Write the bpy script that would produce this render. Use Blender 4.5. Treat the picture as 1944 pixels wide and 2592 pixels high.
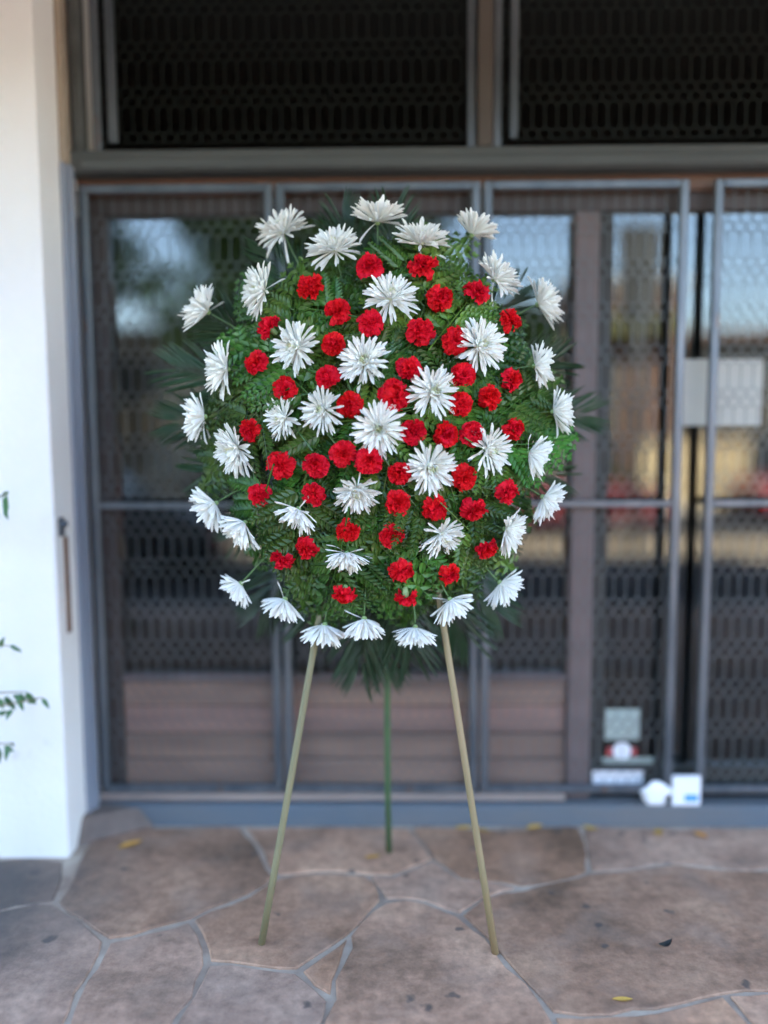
import bpy, math, random
import numpy as np
from mathutils import Vector, Matrix, noise

random.seed(7)
rng = np.random.default_rng(7)
scene = bpy.context.scene
for o in list(bpy.data.objects):
    bpy.data.objects.remove(o, do_unlink=True)
PI = math.pi

# ------------------------------------------------------------------ camera
cam_data = bpy.data.cameras.new("camera")
cam = bpy.data.objects.new("camera", cam_data)
scene.collection.objects.link(cam)
cam_data.sensor_fit = 'VERTICAL'
cam_data.sensor_height = 36.0
cam_data.lens = 28.07
cam_data.clip_start = 0.05
cam_data.clip_end = 2000
_p, _y, _r = (math.radians(a) for a in (5.4, 0.8, -0.3))        # pitch down, yaw left, roll
_f = Vector((-math.sin(_y) * math.cos(_p), math.cos(_y) * math.cos(_p), -math.sin(_p)))
_x0 = Vector((math.cos(_y), math.sin(_y), 0)); _u0 = _x0.cross(_f)
_x = _x0 * math.cos(_r) + _u0 * math.sin(_r); _u = -_x0 * math.sin(_r) + _u0 * math.cos(_r)
m = Matrix((_x, _u, -_f)).transposed().to_4x4(); m.translation = (0, 0, 1.5)
cam.matrix_world = m
cam_data.dof.use_dof = True
cam_data.dof.focus_distance = 2.25
cam_data.dof.aperture_fstop = 0.34
cam_data.dof.aperture_blades = 0
scene.camera = cam

# ------------------------------------------------------------------ sky, sun, exposure
SUN_EL, SUN_AZ = math.radians(37), math.radians(12)             # behind the shop, so the front is in open shade
world = bpy.data.worlds.new("World"); scene.world = world; world.use_nodes = True
wn = world.node_tree.nodes; wl = world.node_tree.links
sky = wn.new('ShaderNodeTexSky'); sky.sky_type = 'NISHITA'; sky.sun_disc = False
sky.sun_elevation = SUN_EL; sky.sun_rotation = SUN_AZ
sky.air_density = 1.0; sky.dust_density = 1.3; sky.ozone_density = 0.9
bg = wn['Background']; bg.inputs['Strength'].default_value = 0.15
wl.new(sky.outputs[0], bg.inputs[0])
sun_data = bpy.data.lights.new("sun", 'SUN'); sun_data.energy = 5.0; sun_data.angle = math.radians(0.5)
sun_data.color = (1.0, 0.93, 0.82)
sun = bpy.data.objects.new("sun", sun_data); scene.collection.objects.link(sun)
sd = Vector((math.sin(SUN_AZ) * math.cos(SUN_EL), math.cos(SUN_AZ) * math.cos(SUN_EL), math.sin(SUN_EL)))
sun.rotation_euler = sd.to_track_quat('Z', 'Y').to_euler()
sun.location = (2, 8, 12)
scene.view_settings.view_transform = 'Standard'; scene.view_settings.look = 'None'
scene.view_settings.exposure = 3.6; scene.view_settings.gamma = 1.0
scene.view_settings.use_curve_mapping = False
try:
    scene.cycles.use_denoising = True
    scene.cycles.max_bounces = 8; scene.cycles.transparent_max_bounces = 16
    scene.cycles.sample_clamp_indirect = 6.0
except Exception:
    pass

# ------------------------------------------------------------------ helpers
COL = scene.collection

class MB:
    """collects faces, becomes one mesh object"""
    def __init__(self): self.v = []; self.f = []
    def add(self, verts, faces):
        n = len(self.v); self.v.extend(tuple(p) for p in verts)
        self.f.extend(tuple(i + n for i in q) for q in faces); return self
    def box(self, x0, x1, y0, y1, z0, z1, b=0.0):
        if b <= 0:
            vs = [(x, y, z) for x in (x0, x1) for y in (y0, y1) for z in (z0, z1)]
            return self.add(vs, [(0, 1, 3, 2), (4, 6, 7, 5), (0, 4, 5, 1), (2, 3, 7, 6), (0, 2, 6, 4), (1, 5, 7, 3)])
        # chamfered box: 24 corner vertices
        c = ((x0 + x1) / 2, (y0 + y1) / 2, (z0 + z1) / 2); h = ((x1 - x0) / 2, (y1 - y0) / 2, (z1 - z0) / 2)
        b = min(b, min(h) * 0.9); idx = {}; vs = []
        for sx in (-1, 1):
            for sy in (-1, 1):
                for sz in (-1, 1):
                    for ax in range(3):
                        s = (sx, sy, sz)
                        p = [c[k] + s[k] * (h[k] - (0 if k == ax else b)) for k in range(3)]
                        idx[(sx, sy, sz, ax)] = len(vs); vs.append(p)
        F = []
        for ax in range(3):
            for s in (-1, 1):
                q = []
                for a, bb in ((-1, -1), (1, -1), (1, 1), (-1, 1)):
                    t = [0, 0, 0]; t[ax] = s; t[(ax + 1) % 3] = a; t[(ax + 2) % 3] = bb
                    q.append(idx[(t[0], t[1], t[2], ax)])
                F.append(q if s > 0 else q[::-1])
        for ax in range(3):                                     # edges along ax
            a1, a2 = (ax + 1) % 3, (ax + 2) % 3
            for s1 in (-1, 1):
                for s2 in (-1, 1):
                    t = [0, 0, 0]; t[a1] = s1; t[a2] = s2
                    lo = list(t); lo[ax] = -1; hi = list(t); hi[ax] = 1
                    q = [idx[(*lo, a1)], idx[(*hi, a1)], idx[(*hi, a2)], idx[(*lo, a2)]]
                    F.append(q if s1 * s2 < 0 else q[::-1])
        for sx in (-1, 1):
            for sy in (-1, 1):
                for sz in (-1, 1):
                    q = [idx[(sx, sy, sz, k)] for k in range(3)]
                    F.append(q if sx * sy * sz > 0 else q[::-1])
        return self.add(vs, F)
    def tube(self, pts, rad, n=6, cap=True):
        pts = [Vector(p) for p in pts]; m = len(pts)
        rr = rad if hasattr(rad, '__len__') else [rad] * m
        vs = []; ref = None
        for i, p in enumerate(pts):
            t = (pts[min(i + 1, m - 1)] - pts[max(i - 1, 0)]).normalized()
            if ref is None:
                ref = t.orthogonal().normalized()
            else:
                ref = (ref - t * ref.dot(t)).normalized()
            bt = t.cross(ref)
            for k in range(n):
                a = 2 * PI * k / n
                vs.append(p + (ref * math.cos(a) + bt * math.sin(a)) * rr[i])
        F = [(i * n + k, i * n + (k + 1) % n, (i + 1) * n + (k + 1) % n, (i + 1) * n + k) for i in range(m - 1) for k in range(n)]
        if cap:
            F.append(tuple(range(n - 1, -1, -1))); F.append(tuple((m - 1) * n + k for k in range(n)))
        return self.add(vs, F)
    def strip(self, a, b, w, d):
        """flat bar from a to b in the xz plane: w wide, d deep in y"""
        a = Vector(a); b = Vector(b); t = (b - a).normalized(); s = Vector((t.z, 0, -t.x)) * (w / 2); e = Vector((0, d / 2, 0))
        vs = [a - s - e, a + s - e, a + s + e, a - s + e, b - s - e, b + s - e, b + s + e, b - s + e]
        return self.add(vs, [(0, 1, 5, 4), (1, 2, 6, 5), (2, 3, 7, 6), (3, 0, 4, 7)])
    def prism(self, poly, axis, lo, hi):
        """extrude a polygon of 2D points along axis ('x','y','z')"""
        def P3(p, h):
            return {'x': (h, p[0], p[1]), 'y': (p[0], h, p[1]), 'z': (p[0], p[1], h)}[axis]
        n = len(poly)
        vs = [P3(p, lo) for p in poly] + [P3(p, hi) for p in poly]
        F = [tuple(range(n))[::-1], tuple(range(n, 2 * n))] + [(i, (i + 1) % n, n + (i + 1) % n, n + i) for i in range(n)]
        return self.add(vs, F)
    def lathe(self, prof, c, n=16, axis=(0, 0, 1)):
        q = Vector(axis).to_track_quat('Z', 'Y'); c = Vector(c); vs = []
        for r, z in prof:
            for k in range(n):
                a = 2 * PI * k / n; vs.append(c + q @ Vector((r * math.cos(a), r * math.sin(a), z)))
        m = len(prof)
        F = [(i * n + k, i * n + (k + 1) % n, (i + 1) * n + (k + 1) % n, (i + 1) * n + k) for i in range(m - 1) for k in range(n)]
        return self.add(vs, F)

def root_loc(o):
    while o.parent: o = o.parent
    return o.location

def mesh_of(name, mb, mat, off=(0, 0, 0), smooth=False):
    me = bpy.data.meshes.new(name)
    ox, oy, oz = off
    me.from_pydata([(x - ox, y - oy, z - oz) for x, y, z in mb.v], [], mb.f)
    if smooth: me.polygons.foreach_set('use_smooth', [True] * len(me.polygons))
    me.materials.append(mat); me.update()
    return me

def part(name, mb, mat, parent, smooth=False, label=None, kind=None):
    o = bpy.data.objects.new(name, mesh_of(name, mb, mat, root_loc(parent), smooth))
    COL.objects.link(o); o.parent = parent
    if label: o['label'] = label
    if kind: o['kind'] = kind
    return o

def thing(name, label, cat, loc=(0, 0, 0), group=None):
    o = bpy.data.objects.new(name, None); COL.objects.link(o); o.location = loc
    o.empty_display_size = 0.05
    o['label'] = label; o['category'] = cat
    if group: o['group'] = group
    return o

def solo(name, mb, mat, label=None, cat=None, group=None, kind=None, smooth=False, loc=(0, 0, 0)):
    o = bpy.data.objects.new(name, mesh_of(name, mb, mat, loc, smooth)); COL.objects.link(o); o.location = loc
    if label: o['label'] = label
    if cat: o['category'] = cat
    if group: o['group'] = group
    if kind: o['kind'] = kind
    return o

# ------------------------------------------------------------------ materials
def new_mat(name):
    mt = bpy.data.materials.new(name); mt.use_nodes = True
    return mt, mt.node_tree.nodes, mt.node_tree.links, mt.node_tree.nodes['Principled BSDF']

def mat(name, c1, c2=None, scale=6.0, stretch=(1, 1, 1), rough=0.6, metal=0.0, bump=0.0, bump_scale=None, detail=6,
        c3=None, spot_scale=20, spot_cut=0.62, vary=0.0, spec=0.5, coat=0.0, transl=0.0, contrast=(0.35, 0.65), rough2=None):
    mt, N, L, B = new_mat(name)
    tc = N.new('ShaderNodeTexCoord'); mp = N.new('ShaderNodeMapping'); mp.inputs['Scale'].default_value = stretch
    L.new(tc.outputs['Object'], mp.inputs['Vector'])
    B.inputs['Roughness'].default_value = rough; B.inputs['Metallic'].default_value = metal
    B.inputs['Specular IOR Level'].default_value = spec
    B.inputs['Coat Weight'].default_value = coat
    out = None
    nz = N.new('ShaderNodeTexNoise'); nz.inputs['Scale'].default_value = scale; nz.inputs['Detail'].default_value = detail
    nz.inputs['Roughness'].default_value = 0.6
    L.new(mp.outputs[0], nz.inputs['Vector'])
    rp = N.new('ShaderNodeMapRange'); rp.inputs['From Min'].default_value = contrast[0]; rp.inputs['From Max'].default_value = contrast[1]
    L.new(nz.outputs['Fac'], rp.inputs['Value'])
    mx = N.new('ShaderNodeMix'); mx.data_type = 'RGBA'
    mx.inputs['A'].default_value = (*c1, 1); mx.inputs['B'].default_value = (*(c2 or c1), 1)
    L.new(rp.outputs[0], mx.inputs['Factor']); out = mx.outputs['Result']
    if c3:
        n3 = N.new('ShaderNodeTexNoise'); n3.inputs['Scale'].default_value = spot_scale; n3.inputs['Detail'].default_value = 3
        L.new(mp.outputs[0], n3.inputs['Vector'])
        r3 = N.new('ShaderNodeMapRange'); r3.inputs['From Min'].default_value = spot_cut; r3.inputs['From Max'].default_value = spot_cut + 0.08
        L.new(n3.outputs['Fac'], r3.inputs['Value'])
        m3 = N.new('ShaderNodeMix'); m3.data_type = 'RGBA'; m3.inputs['B'].default_value = (*c3, 1)
        L.new(out, m3.inputs['A']); L.new(r3.outputs[0], m3.inputs['Factor']); out = m3.outputs['Result']
    if vary:
        oi = N.new('ShaderNodeObjectInfo'); hv = N.new('ShaderNodeHueSaturation')
        r4 = N.new('ShaderNodeMapRange'); r4.inputs['To Min'].default_value = 1 - vary; r4.inputs['To Max'].default_value = 1 + vary
        L.new(oi.outputs['Random'], r4.inputs['Value']); L.new(r4.outputs[0], hv.inputs['Value'])
        ml = N.new('ShaderNodeMath'); ml.operation = 'MULTIPLY'; ml.inputs[1].default_value = 7.31
        fr = N.new('ShaderNodeMath'); fr.operation = 'FRACT'
        L.new(oi.outputs['Random'], ml.inputs[0]); L.new(ml.outputs[0], fr.inputs[0])
        r5 = N.new('ShaderNodeMapRange'); r5.inputs['To Min'].default_value = 0.5 - vary * 0.06; r5.inputs['To Max'].default_value = 0.5 + vary * 0.06
        L.new(fr.outputs[0], r5.inputs['Value']); L.new(r5.outputs[0], hv.inputs['Hue'])
        L.new(out, hv.inputs['Color']); out = hv.outputs[0]
    L.new(out, B.inputs['Base Color'])
    if rough2 is not None:
        rr = N.new('ShaderNodeMapRange'); rr.inputs['To Min'].default_value = rough; rr.inputs['To Max'].default_value = rough2
        L.new(rp.outputs[0], rr.inputs['Value']); L.new(rr.outputs[0], B.inputs['Roughness'])
    if bump:
        nb = N.new('ShaderNodeTexNoise'); nb.inputs['Scale'].default_value = bump_scale or scale * 4; nb.inputs['Detail'].default_value = 8
        L.new(mp.outputs[0], nb.inputs['Vector'])
        bp = N.new('ShaderNodeBump'); bp.inputs['Strength'].default_value = bump; bp.inputs['Distance'].default_value = 0.01
        L.new(nb.outputs['Fac'], bp.inputs['Height']); L.new(bp.outputs[0], B.inputs['Normal'])
    if transl:
        tr = N.new('ShaderNodeBsdfTranslucent'); L.new(out, tr.inputs['Color'])
        ms = N.new('ShaderNodeMixShader'); ms.inputs[0].default_value = transl
        L.new(B.outputs[0], ms.inputs[1]); L.new(tr.outputs[0], ms.inputs[2])
        L.new(ms.outputs[0], N['Material Output'].inputs['Surface'])
    return mt

def glass_mat(name, tint=(0.93, 0.97, 0.97), ior=1.55, wav=0.03):
    mt, N, L, B = new_mat(name); N.remove(B)
    tr = N.new('ShaderNodeBsdfTransparent'); tr.inputs[0].default_value = (*tint, 1)
    gl = N.new('ShaderNodeBsdfGlossy'); gl.inputs['Roughness'].default_value = 0.015
    fr = N.new('ShaderNodeFresnel'); fr.inputs['IOR'].default_value = ior
    ms = N.new('ShaderNodeMixShader'); tc = N.new('ShaderNodeTexCoord')
    nz = N.new('ShaderNodeTexNoise'); nz.inputs['Scale'].default_value = 3.0; nz.inputs['Detail'].default_value = 1
    bp = N.new('ShaderNodeBump'); bp.inputs['Strength'].default_value = wav; bp.inputs['Distance'].default_value = 0.02
    L.new(tc.outputs['Object'], nz.inputs['Vector']); L.new(nz.outputs['Fac'], bp.inputs['Height']); L.new(bp.outputs[0], gl.inputs['Normal'])
    L.new(fr.outputs[0], ms.inputs[0]); L.new(tr.outputs[0], ms.inputs[1]); L.new(gl.outputs[0], ms.inputs[2])
    L.new(ms.outputs[0], N['Material Output'].inputs['Surface'])
    return mt

M = {}
M['plaster'] = mat('white_plaster', (0.74, 0.73, 0.71), (0.69, 0.68, 0.66), scale=2.2, rough=0.75, bump=0.3, bump_scale=45, c3=(0.60, 0.58, 0.54), spot_scale=9, spot_cut=0.70)
M['soffit'] = mat('soffit_paint', (0.22, 0.17, 0.12), (0.18, 0.14, 0.10), scale=2, rough=0.8, bump=0.1)
M['beige'] = mat('beige_render', (0.36, 0.30, 0.23), (0.28, 0.23, 0.175), scale=7, rough=0.85, bump=0.3)
M['galv'] = mat('galvanised_steel', (0.15, 0.17, 0.19), (0.09, 0.11, 0.13), scale=9, stretch=(1, 1, .3), rough=0.42, metal=0.65, bump=0.08, c3=(0.16, 0.10, 0.07), spot_scale=14, spot_cut=0.68)
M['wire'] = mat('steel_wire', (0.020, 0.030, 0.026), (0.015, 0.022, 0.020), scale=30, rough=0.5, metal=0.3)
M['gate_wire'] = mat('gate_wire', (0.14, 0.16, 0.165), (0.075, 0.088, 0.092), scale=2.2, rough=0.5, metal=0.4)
M['blue_frame'] = mat('blue_grey_steel', (0.26, 0.29, 0.34), (0.19, 0.22, 0.27), scale=5, stretch=(1, 1, .25), rough=0.5, metal=0.2, bump=0.1, c3=(0.15, 0.11, 0.09), spot_scale=12, spot_cut=0.68)
M['header'] = mat('weathered_grey_timber', (0.078, 0.088, 0.086), (0.050, 0.057, 0.056), scale=6, stretch=(.15, 1, 1.5), rough=0.8, bump=0.3)
M['brown'] = mat('red_brown_timber', (0.17, 0.085, 0.055), (0.10, 0.06, 0.04), scale=7, stretch=(.15, 1, 1), rough=0.6, bump=0.2)
M['jamb'] = mat('mauve_brown_timber', (0.14, 0.103, 0.100), (0.10, 0.076, 0.074), scale=8, stretch=(1, 1, .12), rough=0.55, bump=0.2)
M['dark_jamb'] = mat('dark_timber', (0.045, 0.034, 0.032), (0.030, 0.024, 0.023), scale=8, stretch=(1, 1, .12), rough=0.55, bump=0.2)
M['dull_post'] = mat('dull_tan_timber', (0.08, 0.066, 0.052), (0.055, 0.045, 0.037), scale=8, stretch=(1, 1, .12), rough=0.7, bump=0.2)
M['plank'] = mat('brown_plank', (0.21, 0.132, 0.105), (0.11, 0.072, 0.062), scale=9, stretch=(.12, 1, 1.2), rough=0.6, bump=0.25, c3=(0.17, 0.09, 0.07), spot_scale=5, spot_cut=0.6, vary=0.3)
M['sill'] = mat('tan_sill', (0.30, 0.235, 0.20), (0.20, 0.165, 0.15), scale=6, stretch=(.3, 1, 1), rough=0.7, bump=0.3)
M['fillet'] = mat('dull_mortar', (0.17, 0.130, 0.110), (0.11, 0.088, 0.078), scale=9, rough=0.9, bump=0.4)
M['curb'] = mat('blue_grey_concrete', (0.085, 0.115, 0.145), (0.12, 0.125, 0.13), scale=4, stretch=(.4, 1, 1), rough=0.75, bump=0.3)
M['glass'] = glass_mat('window_glass')
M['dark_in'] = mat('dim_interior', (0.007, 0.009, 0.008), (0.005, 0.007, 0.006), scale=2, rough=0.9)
M['tan_in'] = mat('interior_shelf', (0.34, 0.24, 0.13), (0.26, 0.18, 0.10), scale=4, rough=0.7)
M['mortar'] = mat('grey_mortar', (0.50, 0.41, 0.32), (0.27, 0.195, 0.148), scale=5, rough=0.9, bump=0.4)
M['paper'] = mat('notice_paper', (0.46, 0.46, 0.42), (0.41, 0.41, 0.38), scale=5, rough=0.8)
M['sage'] = mat('sage_paper', (0.36, 0.42, 0.38), (0.32, 0.38, 0.35), scale=5, rough=0.7)
M['white'] = mat('white_card', (0.80, 0.82, 0.86), (0.74, 0.76, 0.80), scale=8, rough=0.5)
M['blue_ink'] = mat('blue_print', (0.04, 0.28, 0.62), rough=0.5)
M['red_ink'] = mat('red_print', (0.50, 0.06, 0.06), rough=0.5)
M['grey_ink'] = mat('grey_print', (0.30, 0.31, 0.32), rough=0.6)
M['rust'] = mat('rusty_iron', (0.16, 0.09, 0.06), (0.24, 0.14, 0.09), scale=30, rough=0.8, metal=0.3, bump=0.3)
M['petal_w'] = mat('white_petal', (0.94, 0.94, 0.90), (0.91, 0.915, 0.86), scale=40, rough=0.5, transl=0.34, spec=0.25)
M['petal_c'] = mat('pale_green_petal', (0.86, 0.89, 0.62), (0.90, 0.92, 0.76), scale=60, rough=0.55, transl=0.15, spec=0.25)
M['red'] = mat('carnation_red', (0.80, 0.012, 0.030), (0.62, 0.007, 0.018), scale=60, rough=0.6, transl=0.25, spec=0.12, vary=0.04)
M['stem'] = mat('green_stem', (0.10, 0.19, 0.06), (0.07, 0.14, 0.05), scale=20, rough=0.5)
M['calyx'] = mat('pale_calyx', (0.24, 0.34, 0.14), (0.18, 0.28, 0.10), scale=20, rough=0.5)
M['fern'] = mat('leatherleaf_green', (0.024, 0.080, 0.011), (0.080, 0.170, 0.022), scale=12, rough=0.38, spec=0.45, transl=0.10, vary=0.45)
M['palm'] = mat('palm_green', (0.012, 0.052, 0.014), (0.008, 0.036, 0.011), scale=8, rough=0.45, transl=0.15, vary=0.25)
M['foam'] = mat('wet_foam_green', (0.02, 0.05, 0.02), (0.015, 0.035, 0.015), scale=30, rough=0.95, bump=0.3)
M['leg'] = mat('green_tan_stake', (0.20, 0.18, 0.095), (0.145, 0.135, 0.07), scale=10, stretch=(1, 1, .12), rough=0.55, bump=0.15)
M['leg2'] = mat('tan_stake', (0.29, 0.20, 0.105), (0.21, 0.165, 0.08), scale=10, stretch=(1, 1, .12), rough=0.55, bump=0.15)
M['leg3'] = mat('green_stake', (0.055, 0.11, 0.04), (0.04, 0.085, 0.035), scale=10, rough=0.55)
M['dry'] = mat('dry_leaf', (0.50, 0.28, 0.06), (0.40, 0.17, 0.04), scale=20, rough=0.7, vary=0.3)
M['vine'] = mat('vine_leaf', (0.045, 0.14, 0.05), (0.06, 0.17, 0.06), scale=12, rough=0.4, transl=0.15, vary=0.2)
M['vine_stem'] = mat('vine_stem', (0.16, 0.12, 0.07), rough=0.8)
M['cream_wall'] = mat('cream_wall', (0.46, 0.37, 0.22), (0.38, 0.30, 0.17), scale=2, rough=0.9)
M['asphalt'] = mat('asphalt', (0.05, 0.05, 0.05), (0.038, 0.038, 0.038), scale=3, rough=0.9, bump=0.3, bump_scale=80)
M['tan_concrete'] = mat('tan_concrete', (0.42, 0.34, 0.23), (0.34, 0.27, 0.18), scale=1.5, rough=0.9, bump=0.2)
M['concrete'] = mat('concrete', (0.42, 0.39, 0.34), (0.34, 0.31, 0.27), scale=2, rough=0.9, bump=0.2)
M['earth'] = mat('earth', (0.16, 0.12, 0.08), (0.10, 0.10, 0.05), scale=0.5, rough=0.95)
M['bark'] = mat('bark', (0.13, 0.10, 0.07), (0.08, 0.06, 0.045), scale=12, stretch=(1, 1, .3), rough=0.9, bump=0.5)
M['leaf'] = mat('tree_leaf', (0.035, 0.075, 0.02), (0.05, 0.10, 0.028), scale=3, rough=0.5, transl=0.2)
M['hedge'] = mat('hedge_leaf', (0.07, 0.11, 0.025), (0.10, 0.14, 0.03), scale=3, rough=0.5, transl=0.2)
M['bwall'] = mat('brown_render', (0.15, 0.09, 0.065), (0.12, 0.075, 0.055), scale=1, rough=0.85, bump=0.2)
M['cwall'] = mat('cream_render', (0.16, 0.145, 0.125), (0.13, 0.115, 0.10), scale=1, rough=0.85, bump=0.2)
M['lwall'] = mat('dark_render', (0.022, 0.022, 0.02), (0.016, 0.016, 0.015), scale=1, rough=0.85)
M['dglass'] = mat('far_glass', (0.03, 0.04, 0.05), rough=0.08, spec=0.8)
M['awning'] = mat('green_awning', (0.13, 0.14, 0.04), (0.10, 0.11, 0.035), scale=4, rough=0.8)
M['carpaint_g'] = mat('grey_car_paint', (0.05, 0.055, 0.065), rough=0.3, metal=0.4, coat=0.8)
M['carpaint_r'] = mat('red_car_paint', (0.42, 0.02, 0.025), rough=0.3, coat=0.8)
M['carpaint_m'] = mat('maroon_car_paint', (0.16, 0.03, 0.035), rough=0.35, coat=0.5)
M['rubber'] = mat('rubber', (0.02, 0.02, 0.02), rough=0.85)
M['rim'] = mat('wheel_rim', (0.5, 0.5, 0.5), rough=0.35, metal=0.9)
M['black'] = mat('black_housing', (0.02, 0.022, 0.02), rough=0.6)
M['pole'] = mat('galvanised_pole', (0.10, 0.11, 0.11), rough=0.6, metal=0.2)
M['lens_r'] = mat('red_lens', (0.20, 0.01, 0.01), rough=0.3)
M['lens_y'] = mat('amber_lens', (0.22, 0.12, 0.01), rough=0.3)
M['lens_g'] = mat('green_lens', (0.01, 0.14, 0.08), rough=0.3)

# flagstone: pinkish brown sandstone with grey film, dark spots and wear
def stone_mat():
    mt, N, L, B = new_mat('flagstone')
    tc = N.new('ShaderNodeTexCoord'); oi = N.new('ShaderNodeObjectInfo')
    n1 = N.new('ShaderNodeTexNoise'); n1.inputs['Scale'].default_value = 2.6; n1.inputs['Detail'].default_value = 9; n1.inputs['Roughness'].default_value = 0.62
    L.new(tc.outputs['Object'], n1.inputs['Vector'])
    cr = N.new('ShaderNodeValToRGB'); e = cr.color_ramp.elements
    e[0].position = 0.34; e[0].color = (0.215, 0.137, 0.096, 1); e[1].position = 0.64; e[1].color = (0.54, 0.355, 0.255, 1)
    k = e.new(0.5); k.color = (0.42, 0.265, 0.19, 1)
    L.new(n1.outputs['Fac'], cr.inputs[0])
    hv = N.new('ShaderNodeHueSaturation')
    r1 = N.new('ShaderNodeMapRange'); r1.inputs['To Min'].default_value = 0.78; r1.inputs['To Max'].default_value = 1.16
    L.new(oi.outputs['Random'], r1.inputs['Value']); L.new(r1.outputs[0], hv.inputs['Value'])
    r2 = N.new('ShaderNodeMapRange'); r2.inputs['To Min'].default_value = 1.25; r2.inputs['To Max'].default_value = 0.92
    ml = N.new('ShaderNodeMath'); ml.operation = 'MULTIPLY'; ml.inputs[1].default_value = 9.7
    fr = N.new('ShaderNodeMath'); fr.operation = 'FRACT'
    L.new(oi.outputs['Random'], ml.inputs[0]); L.new(ml.outputs[0], fr.inputs[0]); L.new(fr.outputs[0], r2.inputs['Value']); L.new(r2.outputs[0], hv.inputs['Saturation'])
    L.new(cr.outputs[0], hv.inputs['Color']); out = hv.outputs[0]
    nf = N.new('ShaderNodeTexNoise'); nf.inputs['Scale'].default_value = 26; nf.inputs['Detail'].default_value = 8; nf.inputs['Roughness'].default_value = 0.7
    L.new(tc.outputs['Object'], nf.inputs['Vector'])
    rf = N.new('ShaderNodeMapRange'); rf.inputs['From Min'].default_value = 0.3; rf.inputs['From Max'].default_value = 0.7; rf.inputs['To Min'].default_value = 0.62; rf.inputs['To Max'].default_value = 1.25
    L.new(nf.outputs['Fac'], rf.inputs['Value'])
    mf = N.new('ShaderNodeVectorMath'); mf.operation = 'SCALE'; L.new(out, mf.inputs[0]); L.new(rf.outputs[0], mf.inputs['Scale']); out = mf.outputs[0]
    # grey film
    n2 = N.new('ShaderNodeTexNoise'); n2.inputs['Scale'].default_value = 5.5; n2.inputs['Detail'].default_value = 4
    L.new(tc.outputs['Object'], n2.inputs['Vector'])
    r3 = N.new('ShaderNodeMapRange'); r3.inputs['From Min'].default_value = 0.5; r3.inputs['From Max'].default_value = 0.75; r3.inputs['To Max'].default_value = 0.4
    L.new(n2.outputs['Fac'], r3.inputs['Value'])
    m1 = N.new('ShaderNodeMix'); m1.data_type = 'RGBA'; m1.inputs['B'].default_value = (0.32, 0.24, 0.19, 1)
    L.new(r3.outputs[0], m1.inputs['Factor']); L.new(out, m1.inputs['A']); out = m1.outputs['Result']
    # dark gum spots and smears
    vo = N.new('ShaderNodeTexVoronoi'); vo.inputs['Scale'].default_value = 9.0; vo.inputs['Randomness'].default_value = 1.0
    nd = N.new('ShaderNodeTexNoise'); nd.inputs['Scale'].default_value = 22
    va = N.new('ShaderNodeVectorMath'); va.operation = 'MULTIPLY_ADD'; va.inputs[1].default_value = (0.05, 0.05, 0.05)
    L.new(tc.outputs['Object'], nd.inputs['Vector']); L.new(nd.outputs['Color'], va.inputs[0]); L.new(tc.outputs['Object'], va.inputs[2]); L.new(va.outputs[0], vo.inputs['Vector'])
    r4 = N.new('ShaderNodeMapRange'); r4.inputs['From Min'].default_value = 0.09; r4.inputs['From Max'].default_value = 0.17; r4.inputs['To Min'].default_value = 0.75; r4.inputs['To Max'].default_value = 0.0
    L.new(vo.outputs['Distance'], r4.inputs['Value'])
    sc_ = N.new('ShaderNodeSeparateColor'); L.new(vo.outputs['Color'], sc_.inputs[0])
    gt = N.new('ShaderNodeMath'); gt.operation = 'GREATER_THAN'; gt.inputs[1].default_value = 0.45; L.new(sc_.outputs[0], gt.inputs[0])
    mu = N.new('ShaderNodeMath'); mu.operation = 'MULTIPLY'; L.new(r4.outputs[0], mu.inputs[0]); L.new(gt.outputs[0], mu.inputs[1])
    m2 = N.new('ShaderNodeMix'); m2.data_type = 'RGBA'; m2.inputs['B'].default_value = (0.07, 0.062, 0.058, 1)
    L.new(mu.outputs[0], m2.inputs['Factor']); L.new(out, m2.inputs['A']); out = m2.outputs['Result']
    # dark blue-grey patch on the stones beside the pier, fading outward
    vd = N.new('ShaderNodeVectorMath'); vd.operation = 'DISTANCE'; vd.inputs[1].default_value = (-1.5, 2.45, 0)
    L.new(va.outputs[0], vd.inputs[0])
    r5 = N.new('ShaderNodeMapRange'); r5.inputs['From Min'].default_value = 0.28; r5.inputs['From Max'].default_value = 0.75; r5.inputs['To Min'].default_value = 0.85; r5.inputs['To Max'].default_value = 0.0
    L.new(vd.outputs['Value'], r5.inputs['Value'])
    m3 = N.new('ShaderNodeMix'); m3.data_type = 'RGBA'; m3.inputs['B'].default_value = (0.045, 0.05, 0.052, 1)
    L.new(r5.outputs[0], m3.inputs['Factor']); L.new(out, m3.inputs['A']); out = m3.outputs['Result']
    L.new(out, B.inputs['Base Color'])
    B.inputs['Roughness'].default_value = 0.72
    nb = N.new('ShaderNodeTexNoise'); nb.inputs['Scale'].default_value = 16; nb.inputs['Detail'].default_value = 10
    L.new(tc.outputs['Object'], nb.inputs['Vector'])
    bp = N.new('ShaderNodeBump'); bp.inputs['Strength'].default_value = 0.5; bp.inputs['Distance'].default_value = 0.012
    L.new(nb.outputs['Fac'], bp.inputs['Height']); L.new(bp.outputs[0], B.inputs['Normal'])
    return mt
M['stone'] = stone_mat()

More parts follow.
